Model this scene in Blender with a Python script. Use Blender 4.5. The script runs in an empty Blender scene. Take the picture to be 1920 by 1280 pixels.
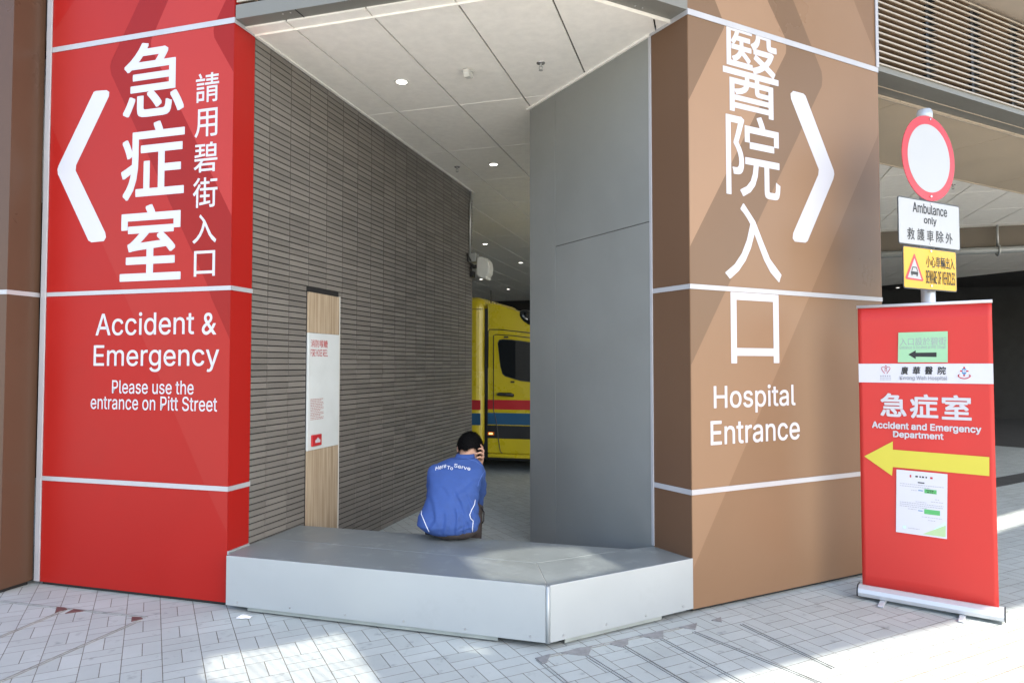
import bpy, math, random
from mathutils import Vector, Matrix
from mathutils.bvhtree import BVHTree
random.seed(7)
S = bpy.context.scene
C = S.collection
R = math.radians

# ------------------------------------------------------------------ camera, sky, sun, exposure
PITCH, FPX, EYE = R(1.988), 1289.5, 1.6
cam = bpy.data.cameras.new('camera'); cam.sensor_width = 36; cam.lens = FPX * 36 / 1920
cam.clip_start = .05; cam.clip_end = 3000
co = bpy.data.objects.new('camera', cam); C.objects.link(co)
co.location = (0, 0, EYE); co.rotation_euler = (R(90) + PITCH, 0, 0)
S.camera = co
SUN_AZ, SUN_EL = 140.0, 44.0
W = bpy.data.worlds.new('World'); S.world = W; W.use_nodes = True
wn = W.node_tree; wn.nodes.clear()
sky = wn.nodes.new('ShaderNodeTexSky'); sky.sky_type = 'NISHITA'; sky.sun_disc = False
sky.sun_elevation = R(SUN_EL); sky.sun_rotation = R(SUN_AZ)
sky.air_density = 1.0; sky.dust_density = 2.0; sky.ozone_density = .4
bg = wn.nodes.new('ShaderNodeBackground'); bg.inputs[1].default_value = .15
wo = wn.nodes.new('ShaderNodeOutputWorld')
wn.links.new(sky.outputs[0], bg.inputs[0]); wn.links.new(bg.outputs[0], wo.inputs[0])
sun = bpy.data.lights.new('sun', 'SUN'); sun.energy = 3.3; sun.angle = R(.3); sun.color = (1, .94, .84)
so = bpy.data.objects.new('sun', sun); C.objects.link(so)
SUND = Vector((math.sin(R(SUN_AZ)) * math.cos(R(SUN_EL)), math.cos(R(SUN_AZ)) * math.cos(R(SUN_EL)), math.sin(R(SUN_EL))))
so.rotation_euler = SUND.to_track_quat('Z', 'Y').to_euler(); so.location = (6, -6, 12)
S.view_settings.view_transform = 'Standard'; S.view_settings.look = 'None'
S.view_settings.exposure = 1.75; S.view_settings.gamma = 1
S.render.engine = 'CYCLES'
S.cycles.max_bounces = 8; S.cycles.diffuse_bounces = 5

# ------------------------------------------------------------------ measuring helpers
def hd(deg): return Vector((math.sin(R(deg)), math.cos(R(deg)), 0))
UP = Vector((0, 0, 1)); ORG = Vector((0, 0, EYE))
def ray(px, py):
    x = (px - 960) / FPX; y = -(py - 640) / FPX
    return Vector((x, math.cos(PITCH) - y * math.sin(PITCH), math.sin(PITCH) + y * math.cos(PITCH)))
def onz(px, py, z=0.0):
    d = ray(px, py); return ORG + d * ((z - EYE) / d.z)
class Frame:
    """a plane: o = origin, a = along, b = up, n = outward"""
    def __init__(s, o, a, b, n): s.o, s.a, s.b, s.n = Vector(o), Vector(a), Vector(b), Vector(n)
    def pt(s, u, v, d=0.0): return s.o + s.a * u + s.b * v + s.n * d
    def uv(s, px, py, d=0.0):
        r = ray(px, py); o = s.o + s.n * d
        q = ORG + r * ((o - ORG).dot(s.n) / r.dot(s.n)) - s.o
        return q.dot(s.a), q.dot(s.b)
def Wall(o, deg, flip=False):
    return Frame(o, hd(deg), UP, hd(deg + 90))
def Floor(deg=90, z=0.0): return Frame((0, 0, z), hd(deg), hd(deg - 90), UP)

# ------------------------------------------------------------------ mesh builder
class MB:
    def __init__(s): s.v, s.f, s.m, s.sm = [], [], [], []
    def add(s, vs, fs, mi=0, smooth=False):
        k = len(s.v); s.v += [tuple(x) for x in vs]
        for f in fs: s.f.append([i + k for i in f]); s.m.append(mi); s.sm.append(smooth)
        return s
    def box(s, F, u0, u1, v0, v1, d0, d1, mi=0):
        vs = [F.pt(u, v, d) for d in (d0, d1) for v in (v0, v1) for u in (u0, u1)]
        return s.add(vs, [(0, 2, 3, 1), (4, 5, 7, 6), (0, 1, 5, 4), (2, 6, 7, 3), (0, 4, 6, 2), (1, 3, 7, 5)], mi)
    def sheet(s, F, poly, d, mi=0):
        return s.add([F.pt(u, v, d) for u, v in poly], [list(range(len(poly)))], mi)
    def prism(s, F, poly, d0, d1, mi=0):
        n = len(poly)
        vs = [F.pt(u, v, d0) for u, v in poly] + [F.pt(u, v, d1) for u, v in poly]
        fs = [list(range(n))[::-1], list(range(n, 2 * n))] + [(i, (i + 1) % n, n + (i + 1) % n, n + i) for i in range(n)]
        return s.add(vs, fs, mi)
    def cone(s, p0, p1, r0, r1, n=16, mi=0, caps=True, smooth=True):
        p0, p1 = Vector(p0), Vector(p1); ax = (p1 - p0).normalized()
        e = ax.orthogonal().normalized(); g = ax.cross(e)
        vs = []
        for p, r in ((p0, r0), (p1, r1)):
            for i in range(n):
                t = 2 * math.pi * i / n; vs.append(p + (e * math.cos(t) + g * math.sin(t)) * r)
        s.add(vs, [(i, (i + 1) % n, n + (i + 1) % n, n + i) for i in range(n)], mi, smooth)
        if caps: s.add(vs, [list(range(n))[::-1], list(range(n, 2 * n))], mi, False)
        return s
    def tube(s, pts, r, n=10, mi=0):
        pts = [Vector(p) for p in pts]; rings = []
        up = None
        for i, p in enumerate(pts):
            t = (pts[min(i + 1, len(pts) - 1)] - pts[max(i - 1, 0)]).normalized()
            if up is None: up = t.orthogonal().normalized()
            up = (up - t * up.dot(t)).normalized(); g = t.cross(up)
            rr = r[i] if isinstance(r, (list, tuple)) else r
            rings.append([p + (up * math.cos(2 * math.pi * k / n) + g * math.sin(2 * math.pi * k / n)) * rr for k in range(n)])
        vs = [q for ring in rings for q in ring]; fs = []
        for i in range(len(rings) - 1):
            for k in range(n): fs.append((i * n + k, i * n + (k + 1) % n, (i + 1) * n + (k + 1) % n, (i + 1) * n + k))
        s.add(vs, fs, mi, True)
        s.add(rings[0] + rings[-1], [list(range(n))[::-1], list(range(n, 2 * n))], mi)
        return s
    def ell(s, c, rx, ry, rz, ax=None, nu=20, nv=12, mi=0):
        c = Vector(c); X, Y, Z = ax or (Vector((1, 0, 0)), Vector((0, 1, 0)), UP)
        vs = [c + Z * rz]
        for j in range(1, nv):
            t = math.pi * j / nv
            for i in range(nu):
                p = 2 * math.pi * i / nu
                vs.append(c + X * (rx * math.sin(t) * math.cos(p)) + Y * (ry * math.sin(t) * math.sin(p)) + Z * (rz * math.cos(t)))
        vs.append(c - Z * rz); fs = []
        for i in range(nu): fs.append((0, 1 + i, 1 + (i + 1) % nu))
        for j in range(nv - 2):
            for i in range(nu):
                a = 1 + j * nu; fs.append((a + i, a + nu + i, a + nu + (i + 1) % nu, a + (i + 1) % nu))
        a = 1 + (nv - 2) * nu
        for i in range(nu): fs.append((a + i, len(vs) - 1, a + (i + 1) % nu))
        return s.add(vs, fs, mi, True)
    def capsule(s, p0, p1, r0, r1, n=14):
        s.cone(p0, p1, r0, r1, n); s.ell(p0, r0, r0, r0, None, n, 8); s.ell(p1, r1, r1, r1, None, n, 8); return s
    def mesh(s, name):
        me = bpy.data.meshes.new(name); me.from_pydata(s.v, [], s.f)
        for p, mi, sm in zip(me.polygons, s.m, s.sm): p.material_index = mi; p.use_smooth = sm
        me.update(); return me
    def build(s, name, mats, parent=None, bevel=0, seg=2, fixn=True):
        me = s.mesh(name)
        if fixn:
            import bmesh
            bm = bmesh.new(); bm.from_mesh(me); bmesh.ops.remove_doubles(bm, verts=bm.verts, dist=1e-6)
            bmesh.ops.recalc_face_normals(bm, faces=bm.faces); bm.to_mesh(me); bm.free()
        for m in (mats if isinstance(mats, (list, tuple)) else [mats]): me.materials.append(m)
        return link(name, me, parent, bevel, seg)
def link(name, me, parent=None, bevel=0, seg=2):
    o = bpy.data.objects.new(name, me); C.objects.link(o)
    if parent is not None: put(o, parent)
    if bevel:
        b = o.modifiers.new('bevel', 'BEVEL'); b.width = bevel; b.segments = seg; b.limit_method = 'ANGLE'; b.angle_limit = R(40)
        b.harden_normals = False
    return o
def put(o, parent):
    o.parent = parent; o.matrix_parent_inverse = Matrix.Translation(-parent_loc(parent))
def parent_loc(p):   # parts are built in place, so only a top-level thing carries an offset
    return Vector((0, 0, 0)) if p.parent else Vector(p.location)
def thing(name, label, cat, loc=(0, 0, 0), group=None):
    o = bpy.data.objects.new(name, None); o.empty_display_size = .1; C.objects.link(o); o.location = loc
    return tag(o, label, cat, group)
def tag(o, label, cat, group=None):
    o['label'] = label; o['category'] = cat
    if group: o['group'] = group
    return o
def struct(o): o['kind'] = 'structure'; return o
def recenter(o, p):
    """move an unparented mesh's origin to p without moving the mesh"""
    p = Vector(p); o.data.transform(Matrix.Translation(-p)); o.location = p; return o

# ------------------------------------------------------------------ materials
def mat(name, col, rough=.5, metal=0.0, var=.06, scale=4.0, bump=0.0, bscale=60.0, coat=0.0, rvar=.08, spec=.5, stretch=None, stains=None):
    m = bpy.data.materials.new(name); m.use_nodes = True
    nt = m.node_tree; n = nt.nodes; L = nt.links; b = n['Principled BSDF']
    b.inputs['Roughness'].default_value = rough; b.inputs['Metallic'].default_value = metal
    b.inputs['Specular IOR Level'].default_value = spec
    if coat: b.inputs['Coat Weight'].default_value = coat; b.inputs['Coat Roughness'].default_value = .12
    tc = n.new('ShaderNodeNewGeometry'); mp = n.new('ShaderNodeMapping'); L.new(tc.outputs['Position'], mp.inputs[0])
    if stretch: mp.inputs['Scale'].default_value = stretch
    nz = n.new('ShaderNodeTexNoise'); nz.inputs['Scale'].default_value = scale; nz.inputs['Detail'].default_value = 6
    nz.inputs['Roughness'].default_value = .6
    L.new(mp.outputs[0], nz.inputs['Vector'])
    cr = n.new('ShaderNodeMapRange'); L.new(nz.outputs['Fac'], cr.inputs[0])
    cr.inputs[1].default_value = .3; cr.inputs[2].default_value = .7; cr.inputs[3].default_value = 1 - var; cr.inputs[4].default_value = 1 + var
    mx = n.new('ShaderNodeVectorMath'); mx.operation = 'SCALE'; mx.inputs[0].default_value = col[:3]
    L.new(cr.outputs[0], mx.inputs['Scale']); last = mx.outputs[0]
    if stains:
        scol, sscale, amt = stains
        s2 = n.new('ShaderNodeTexNoise'); s2.inputs['Scale'].default_value = sscale; s2.inputs['Detail'].default_value = 10; s2.inputs['Roughness'].default_value = .72
        L.new(tc.outputs['Position'], s2.inputs['Vector'])
        r2 = n.new('ShaderNodeMapRange'); L.new(s2.outputs['Fac'], r2.inputs[0]); r2.inputs[1].default_value = .54; r2.inputs[2].default_value = .72
        r2.inputs[3].default_value = 0; r2.inputs[4].default_value = amt
        mm = n.new('ShaderNodeMix'); mm.data_type = 'RGBA'; L.new(r2.outputs[0], mm.inputs[0]); L.new(last, mm.inputs[6]); mm.inputs[7].default_value = (*scol, 1)
        last = mm.outputs[2]
    L.new(last, b.inputs['Base Color'])
    rr = n.new('ShaderNodeMapRange'); L.new(nz.outputs['Fac'], rr.inputs[0]); rr.inputs[1].default_value = .3; rr.inputs[2].default_value = .7
    rr.inputs[3].default_value = max(.02, rough - rvar); rr.inputs[4].default_value = min(1, rough + rvar); L.new(rr.outputs[0], b.inputs['Roughness'])
    if bump:
        n2 = n.new('ShaderNodeTexNoise'); n2.inputs['Scale'].default_value = bscale; n2.inputs['Detail'].default_value = 4
        L.new(mp.outputs[0], n2.inputs['Vector'])
        bp = n.new('ShaderNodeBump'); bp.inputs['Strength'].default_value = bump; bp.inputs['Distance'].default_value = .004
        L.new(n2.outputs['Fac'], bp.inputs['Height']); L.new(bp.outputs[0], b.inputs['Normal'])
    return m
def emit(name, col, st):
    m = bpy.data.materials.new(name); m.use_nodes = True; b = m.node_tree.nodes['Principled BSDF']
    b.inputs['Base Color'].default_value = (.8, .8, .8, 1); b.inputs['Emission Color'].default_value = (*col, 1); b.inputs['Emission Strength'].default_value = st
    return m
def srgb(r, g, b):
    f = lambda c: (c / 255 / 12.92) if c / 255 <= .04045 else ((c / 255 + .055) / 1.055) ** 2.4
    return (f(r), f(g), f(b))
def isl(name, col, var, rough, bump=.2, bscale=90):
    """each mesh island (tile) gets its own slight shade"""
    m = mat(name, col, rough, 0, .05, 14, bump, bscale)
    nt = m.node_tree; n = nt.nodes; L = nt.links; b = n['Principled BSDF']
    g = n.new('ShaderNodeNewGeometry'); r = n.new('ShaderNodeMapRange'); L.new(g.outputs['Random Per Island'], r.inputs[0])
    r.inputs[3].default_value = 1 - var; r.inputs[4].default_value = 1 + var
    mx = n.new('ShaderNodeVectorMath'); mx.operation = 'SCALE'; old = b.inputs['Base Color'].links[0].from_socket
    L.new(old, mx.inputs[0]); L.new(r.outputs[0], mx.inputs['Scale']); L.new(mx.outputs[0], b.inputs['Base Color'])
    return m
M = {}
M['red'] = mat('red_panel', (.33, .0125, .009), .38, 0, .035, 1.2, spec=.22)
M['red_lt'] = mat('red_panel_pale', (.37, .034, .029), .38, 0, .03, 1.2, spec=.22)
M['red_md'] = mat('red_panel_mid', (.335, .021, .016), .38, 0, .03, 1.2, spec=.22)
M['red_dk'] = mat('red_panel_deep', (.25, .011, .008), .38, 0, .03, 1.2, spec=.22)
M['br'] = mat('brown_panel', (.205, .121, .069), .34, 0, .04, .9, spec=.22)
M['br_lt'] = mat('brown_panel_pale', (.30, .186, .114), .34, 0, .03, .9, spec=.22)
M['br_md'] = mat('brown_panel_mid', (.25, .152, .090), .34, 0, .03, .9, spec=.22)
M['br_dk'] = mat('brown_panel_deep', (.175, .108, .065), .34, 0, .03, .9, spec=.22)
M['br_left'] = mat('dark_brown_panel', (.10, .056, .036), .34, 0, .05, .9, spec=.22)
M['br_shade'] = mat('shaded_brown_panel', (.13, .072, .042), .36, 0, .04, .9, spec=.22)  # brown darkened by hand: shade of the side turned from the sky
M['trim'] = mat('pale_trim', (.44, .44, .46), .4, .2, .04, 5)
M['white'] = mat('white_vinyl', (.52, .52, .56), .45, 0, .015, 3)
M['steel'] = mat('silver_cladding', (.40, .43, .44), .42, .35, .035, 1.6, .015, 220, stains=((.30, .31, .31), 3.2, .28))
M['benchtop'] = mat('bench_top_metal', (.225, .25, .25), .42, .2, .10, 5, .03, 160, stains=((.40, .43, .42), 5.5, .55))
M['seam'] = mat('sealant', (.42, .41, .38), .7)
M['dark'] = mat('dark_gap', (.018, .018, .018), .8)
M['kick'] = mat('kick_plate', (.32, .35, .33), .5, .4, .15, 8)
M['screw'] = mat('screw_metal', (.5, .5, .5), .3, .9)
M['tile'] = isl('tile_glaze', (.168, .155, .138), .15, .5, .25, 70)
M['grout'] = mat('grout', (.012, .012, .012), .9)
M['grey'] = mat('grey_panel', (.24, .248, .236), .42, .15, .06, 1.4, .01, 200, stains=((.275, .28, .275), 1.1, .5))
M['ceil'] = isl('ceiling_panel', (.86, .84, .79), .012, .55, 0)
M['ceilglint'] = mat('seam_highlight', (.92, .90, .85), .5)  # pale strips painted in as the highlights along the panel seams
M['beige'] = mat('champagne_soffit', (.50, .42, .32), .5, 0, .03, 2, stretch=(1, 1, 1))
M['soffit'] = mat('grey_soffit', (.17, .17, .155), .5, 0, .04, 3)
M['lou'] = mat('louvre_slat', (.30, .215, .14), .5, 0, .08, 6)
M['louedge'] = mat('louvre_nose', (.40, .35, .29), .5, 0, .04, 6)
M['gal'] = mat('galvanised_pole', (.50, .54, .56), .4, .3, .07, 12)
M['signwhite'] = mat('sign_white', (.38, .39, .40), .35, 0, .02, 4)
M['signred'] = mat('sign_red', (.46, .02, .03), .35, 0, .04, 7)
M['signyel'] = mat('sign_yellow', (.62, .36, .008), .35, 0, .03, 6)
M['black'] = mat('black_ink', (.012, .012, .014), .5)
M['blackplastic'] = mat('black_plastic', (.015, .015, .016), .35)
M['banner'] = mat('banner_red', (.53, .024, .018), .5, 0, .03, 2)
M['banyel'] = mat('banner_yellow', (.56, .50, .05), .5, 0, .02, 4)
M['alu'] = mat('aluminium', (.56, .58, .60), .38, .35, .02, 3, rvar=.02)
M['paper'] = mat('paper', (.58, .59, .65), .6, 0, .015, 8)
M['papergreen'] = mat('green_paper', (.30, .54, .33), .6, 0, .02, 8)
M['inkgrey'] = mat('grey_ink', (.30, .30, .34), .6)
M['inkred'] = mat('red_ink', (.45, .02, .03), .6)
M['inkblue'] = mat('blue_ink', (.08, .22, .42), .6)
M['inkgreen'] = mat('green_ink', (.09, .40, .13), .6)
M['palegreen'] = mat('pale_green_ink', (.40, .56, .30), .6)
M['paleblue'] = mat('pale_blue_ink', (.55, .72, .86), .6)
M['boardwhite'] = mat('white_board', (.60, .64, .64), .35, 0, .04, 5, stains=((.5, .52, .5), 4, .3))
M['redbox'] = mat('call_point_red', (.45, .02, .025), .35)
M['conduit'] = mat('conduit_metal', (.42, .43, .42), .35, .5)
M['plastic'] = mat('white_plastic', (.62, .62, .58), .4, 0, .05, 8)
M['yel'] = mat('ambulance_yellow', (.52, .41, .012), .28, 0, .05, 1.5, coat=.35)
M['stred'] = mat('stripe_red', (.42, .012, .016), .35)
M['stblue'] = mat('stripe_blue', (.012, .075, .16), .35)
M['rubber'] = mat('rubber', (.02, .02, .02), .75, 0, .1, 30, .2)
M['chrome'] = mat('chrome', (.7, .7, .7), .15, 1)
M['skin'] = mat('skin', (.50, .29, .20), .5, 0, .08, 30, .1, 300)
M['hair'] = mat('hair', (.004, .0038, .004), .75, 0, .3, 60, .8, 260, spec=.12)
M['shirt'] = mat('blue_cloth', (.042, .088, .275), .8, 0, .07, 22, .25, 700, spec=.25)
M['piping'] = mat('white_piping', (.75, .77, .82), .7)
M['trouser'] = mat('brown_cloth', (.052, .040, .036), .85, 0, .12, 40, .3, 600)
M['shoe'] = mat('black_leather', (.012, .012, .012), .45)
M['concrete'] = mat('concrete', (.30, .29, .27), .8, 0, .12, 1.2, .2, 30)
M['hall'] = mat('hall_darkness', (.018, .018, .017), .8)  # the darkness of the deep hall is put into this wall colour
M['sun_mask'] = mat('sun_mask_sheet', (.45, .45, .44), .6, 0, .1, .4)
M['glassdark'] = mat('dark_glazing', (.05, .06, .07), .08)
M['lamp'] = emit('lamp_lit', (1, .95, .85), 2.2)
M['orange'] = emit('orange_lamp', (1, .30, .03), 1.0)
M['plate'] = mat('corner_plate', (.25, .25, .25), .55, .3, .25, 25, .3, 80)
M['plate_red'] = mat('corner_plate_rusty', (.14, .07, .065), .6, .2, .3, 25, .3, 80)
M['frameline'] = mat('cover_frame_metal', (.30, .30, .285), .6, .4, .25, 12)
M['tissue'] = mat('tissue', (.82, .82, .82), .9)
M['asphalt'] = mat('dark_floor', (.05, .05, .048), .8, 0, .1, 3, .2, 60)
# dark tinted window glass
def glass(name):
    m = mat(name, (.012, .014, .016), .06, 0, .05, 3, rvar=.02, spec=.8); return m
M['glass'] = glass('dark_glass')
# pale wood laminate
def wood(name, c1, c2):
    m = bpy.data.materials.new(name); m.use_nodes = True; nt = m.node_tree; n = nt.nodes; L = nt.links; b = n['Principled BSDF']
    g = n.new('ShaderNodeNewGeometry'); mp = n.new('ShaderNodeMapping'); mp.inputs['Scale'].default_value = (22, 22, .9); L.new(g.outputs['Position'], mp.inputs[0])
    z = n.new('ShaderNodeTexNoise'); z.inputs['Scale'].default_value = 2.2; z.inputs['Detail'].default_value = 8; z.inputs['Distortion'].default_value = .4; L.new(mp.outputs[0], z.inputs[0])
    r = n.new('ShaderNodeValToRGB'); r.color_ramp.elements[0].position = .32; r.color_ramp.elements[0].color = (*c1, 1); r.color_ramp.elements[1].position = .66; r.color_ramp.elements[1].color = (*c2, 1)
    L.new(z.outputs['Fac'], r.inputs[0]); L.new(r.outputs[0], b.inputs['Base Color']); b.inputs['Roughness'].default_value = .5
    return m
M['wood'] = wood('pale_wood', (.30, .22, .14), (.47, .38, .27))

# basket-weave paving
def paving(name='basketweave_paving', tint=(.44, .478, .462)):
    m = bpy.data.materials.new(name); m.use_nodes = True; nt = m.node_tree; n = nt.nodes; L = nt.links; b = n['Principled BSDF']
    g = n.new('ShaderNodeNewGeometry'); sp = n.new('ShaderNodeSeparateXYZ'); L.new(g.outputs['Position'], sp.inputs[0])
    def op(o, *a, clamp=False):
        k = n.new('ShaderNodeMath'); k.operation = o; k.use_clamp = clamp
        for i, x in enumerate(a):
            if isinstance(x, (int, float)): k.inputs[i].default_value = x
            else: L.new(x, k.inputs[i])
        return k.outputs[0]
    X, Y = sp.outputs[0], sp.outputs[1]
    def lin(deg, off, pitch):
        d = hd(deg); return op('DIVIDE', op('SUBTRACT', op('ADD', op('MULTIPLY', X, d.x), op('MULTIPLY', Y, d.y)), off), pitch)
    a = lin(62.4, .66, .1955); bb = lin(152.4, -4.165, .1935)
    ca, cb = op('FLOOR', a), op('FLOOR', bb); fa, fb = op('FRACT', a), op('FRACT', bb)
    par = op('FLOORED_MODULO', op('ADD', ca, cb), 2.0)
    inv = op('SUBTRACT', 1.0, par)
    def edge(f, w): return op('MULTIPLY', op('MINIMUM', f, op('SUBTRACT', 1.0, f)), w)
    fa2, fb2 = op('FRACT', op('MULTIPLY', fa, 2.0)), op('FRACT', op('MULTIPLY', fb, 2.0))
    du = op('ADD', op('MULTIPLY', inv, edge(fa2, .0977)), op('MULTIPLY', par, edge(fa, .1955)))
    dv = op('ADD', op('MULTIPLY', inv, edge(fb, .1935)), op('MULTIPLY', par, edge(fb2, .0967)))
    dist = op('MINIMUM', du, dv)
    nz = n.new('ShaderNodeTexNoise'); nz.inputs['Scale'].default_value = 45; nz.inputs['Detail'].default_value = 3; L.new(g.outputs['Position'], nz.inputs['Vector'])
    dist2 = op('ADD', dist, op('MULTIPLY', op('SUBTRACT', nz.outputs['Fac'], .5), .0022))
    mr = n.new('ShaderNodeMapRange'); mr.interpolation_type = 'SMOOTHSTEP'; L.new(dist2, mr.inputs[0])
    mr.inputs[1].default_value = .0006; mr.inputs[2].default_value = .0032; mr.inputs[3].default_value = 0; mr.inputs[4].default_value = 1
    top = mr.outputs[0]
    idx = op('ADD', op('MULTIPLY', ca, 2.0), op('MULTIPLY', inv, op('FLOOR', op('MULTIPLY', fa, 2.0))))
    idy = op('ADD', op('MULTIPLY', cb, 2.0), op('MULTIPLY', par, op('FLOOR', op('MULTIPLY', fb, 2.0))))
    cx = n.new('ShaderNodeCombineXYZ'); L.new(idx, cx.inputs[0]); L.new(idy, cx.inputs[1])
    wnz = n.new('ShaderNodeTexWhiteNoise'); wnz.noise_dimensions = '2D'; L.new(cx.outputs[0], wnz.inputs['Vector'])
    fine = n.new('ShaderNodeTexNoise'); fine.inputs['Scale'].default_value = 420; fine.inputs['Detail'].default_value = 2; L.new(g.outputs['Position'], fine.inputs['Vector'])
    big = n.new('ShaderNodeTexNoise'); big.inputs['Scale'].default_value = 1.7; big.inputs['Detail'].default_value = 8; big.inputs['Roughness'].default_value = .65; L.new(g.outputs['Position'], big.inputs['Vector'])
    sh = op('ADD', .84, op('MULTIPLY', wnz.outputs['Value'], .11))
    sh = op('ADD', sh, op('MULTIPLY', op('SUBTRACT', fine.outputs['Fac'], .5), .22))
    sh = op('ADD', sh, op('MULTIPLY', op('SUBTRACT', big.outputs['Fac'], .5), .42))
    # dark stains and gum spots
    sp2 = n.new('ShaderNodeTexNoise'); sp2.inputs['Scale'].default_value = 9; sp2.inputs['Detail'].default_value = 5; sp2.inputs['Roughness'].default_value = .6; L.new(g.outputs['Position'], sp2.inputs['Vector'])
    st = n.new('ShaderNodeMapRange'); L.new(sp2.outputs['Fac'], st.inputs[0]); st.inputs[1].default_value = .60; st.inputs[2].default_value = .74; st.inputs[3].default_value = 1; st.inputs[4].default_value = .62
    sh = op('MULTIPLY', sh, st.outputs[0])
    vc = n.new('ShaderNodeVectorMath'); vc.operation = 'SCALE'; vc.inputs[0].default_value = tint; L.new(sh, vc.inputs['Scale'])
    jc = n.new('ShaderNodeMix'); jc.data_type = 'RGBA'; L.new(top, jc.inputs[0]); jc.inputs[6].default_value = (.13, .115, .09, 1); L.new(vc.outputs[0], jc.inputs[7])
    L.new(jc.outputs[2], b.inputs['Base Color']); b.inputs['Roughness'].default_value = .75
    h = op('ADD', op('MULTIPLY', top, 1.0), op('MULTIPLY', fine.outputs['Fac'], .25))
    h = op('ADD', h, op('MULTIPLY', wnz.outputs['Value'], .12))
    bp = n.new('ShaderNodeBump'); bp.inputs['Strength'].default_value = .55; bp.inputs['Distance'].default_value = .004; L.new(h, bp.inputs['Height']); L.new(bp.outputs[0], b.inputs['Normal'])
    return m
M['paving'] = paving(); M['beigepave'] = paving('beige_paving', (.52, .47, .40))

# ------------------------------------------------------------------ lettering
FONT = None
try:   # the plain sans that ships with Blender; its built-in face is used if it is not there
    import os
    _f = os.path.join(bpy.utils.resource_path('LOCAL'), 'datafiles', 'fonts', 'Inter.woff2')
    if os.path.exists(_f): FONT = bpy.data.fonts.load(_f)
except Exception:
    FONT = None
def glyphs(s, offset=0.0, shear=0.0, spacing=1.0):
    c = bpy.data.curves.new('lettering', 'FONT')
    latin = s != '&' and all(ord(ch) < 128 for ch in s)
    if FONT and latin: c.font = FONT
    offset_, offset = offset, 0.0
    c.body = s; c.size = 1; c.offset = offset; c.shear = shear; c.resolution_u = 4; c.space_character = spacing
    o = bpy.data.objects.new('lettering', c); C.objects.link(o)
    dg = bpy.context.evaluated_depsgraph_get(); me = bpy.data.meshes.new_from_object(o.evaluated_get(dg))
    vs = [v.co.copy() for v in me.vertices]; fs = [list(p.vertices) for p in me.polygons]
    bpy.data.objects.remove(o); bpy.data.curves.remove(c); bpy.data.meshes.remove(me)
    if offset_ > 0:   # a heavier weight: the same letters laid a hair apart in thin layers
        v0, f0 = vs, fs; vs, fs = [], []
        for k, (dx, dy) in enumerate(((-1, -1), (1, -1), (1, 1), (-1, 1), (0, 0), (-1.1, 0), (1.1, 0), (0, 1.1), (0, -1.1))):
            n_ = len(vs); vs += [Vector((v.x + dx * offset_, v.y + dy * offset_, k * .00012)) for v in v0]; fs += [[i + n_ for i in f] for f in f0]
    return vs, fs
def fit(mb, s, F, box, d=.0015, mi=0, offset=0.0, shear=0.0, spacing=1.0):
    """lay a word flat on plane F; box = its ink limits in plane metres (u0, v0, u1, v1)"""
    vs, fs = glyphs(s, offset, shear, spacing)
    x0, x1 = min(v.x for v in vs), max(v.x for v in vs); y0, y1 = min(v.y for v in vs), max(v.y for v in vs)
    u0, v0, u1, v1 = box
    mb.add([F.pt(u0 + (v.x - x0) / (x1 - x0) * (u1 - u0), v0 + (v.y - y0) / (y1 - y0) * (v1 - v0), d + v.z) for v in vs], fs, mi)
def pbox(F, x0, y0, x1, y1, d=0.0):
    xm, ym = (x0 + x1) / 2, (y0 + y1) / 2
    return (F.uv(x0, ym, d)[0], F.uv(xm, y1, d)[1], F.uv(x1, ym, d)[0], F.uv(xm, y0, d)[1])
def words(parent, F, items, m, d=.0015, name='lettering', offset=0.0, **k):
    for s, x0, y0, x1, y1 in items:
        mb = MB(); fit(mb, s, F, pbox(F, x0, y0, x1, y1), d, offset=offset, **k); mb.build(name, m, parent, fixn=False)
def P(F, pts): return [F.uv(*p) for p in pts]
def clip(poly, a, b, c):
    """keep the side a*u + b*v <= c"""
    out = []
    for i in range(len(poly)):
        p, q = poly[i], poly[(i + 1) % len(poly)]
        fp, fq = a * p[0] + b * p[1] - c, a * q[0] + b * q[1] - c
        if fp <= 0: out.append(p)
        if fp * fq < 0:
            t = fp / (fp - fq); out.append((p[0] + (q[0] - p[0]) * t, p[1] + (q[1] - p[1]) * t))
    return out
def clipbox(poly, u0, u1, v0, v1):
    for a, b, c in ((-1, 0, -u0), (1, 0, u1), (0, -1, -v0), (0, 1, v1)):
        if len(poly) >= 3: poly = clip(poly, a, b, c)
    return poly

# ------------------------------------------------------------------ plan of the place (metres)
A_BR, A_RED, A_FAC, A_SIDE = 16.3, 106.3, 62.4, 149.6
RR = Vector((-1.896, 4.623, 0)); W0 = Vector((-1.834, 4.835, 0))
BRc = Vector((1.167, 4.496, 0)); BS = Vector((.984, 4.806, 0)); GE = Vector((.164, 6.198, 0))
BENCH_A, BENCH_B = Vector((-1.871, 4.560, 0)), Vector((.203, 3.937, 0))
ZC = 3.95
WR = Wall(RR, A_RED); WRS = Wall(RR, A_BR)
WB = Wall(BRc, A_FAC); WT = Wall(W0, A_BR)
WS = Wall(BRc, A_SIDE)       # brown side: u negative runs back to the grey wall
FL = Floor(A_FAC)            # floor plan frame: a along the facade, b = heading -27.6
def uvp(F, p): q = Vector(p) - F.o; return (q.dot(F.a), q.dot(F.b))
PL = Floor(90)               # plain plan frame, (x, y)
xy = lambda *ps: [(p[0], p[1]) for p in ps]

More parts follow.
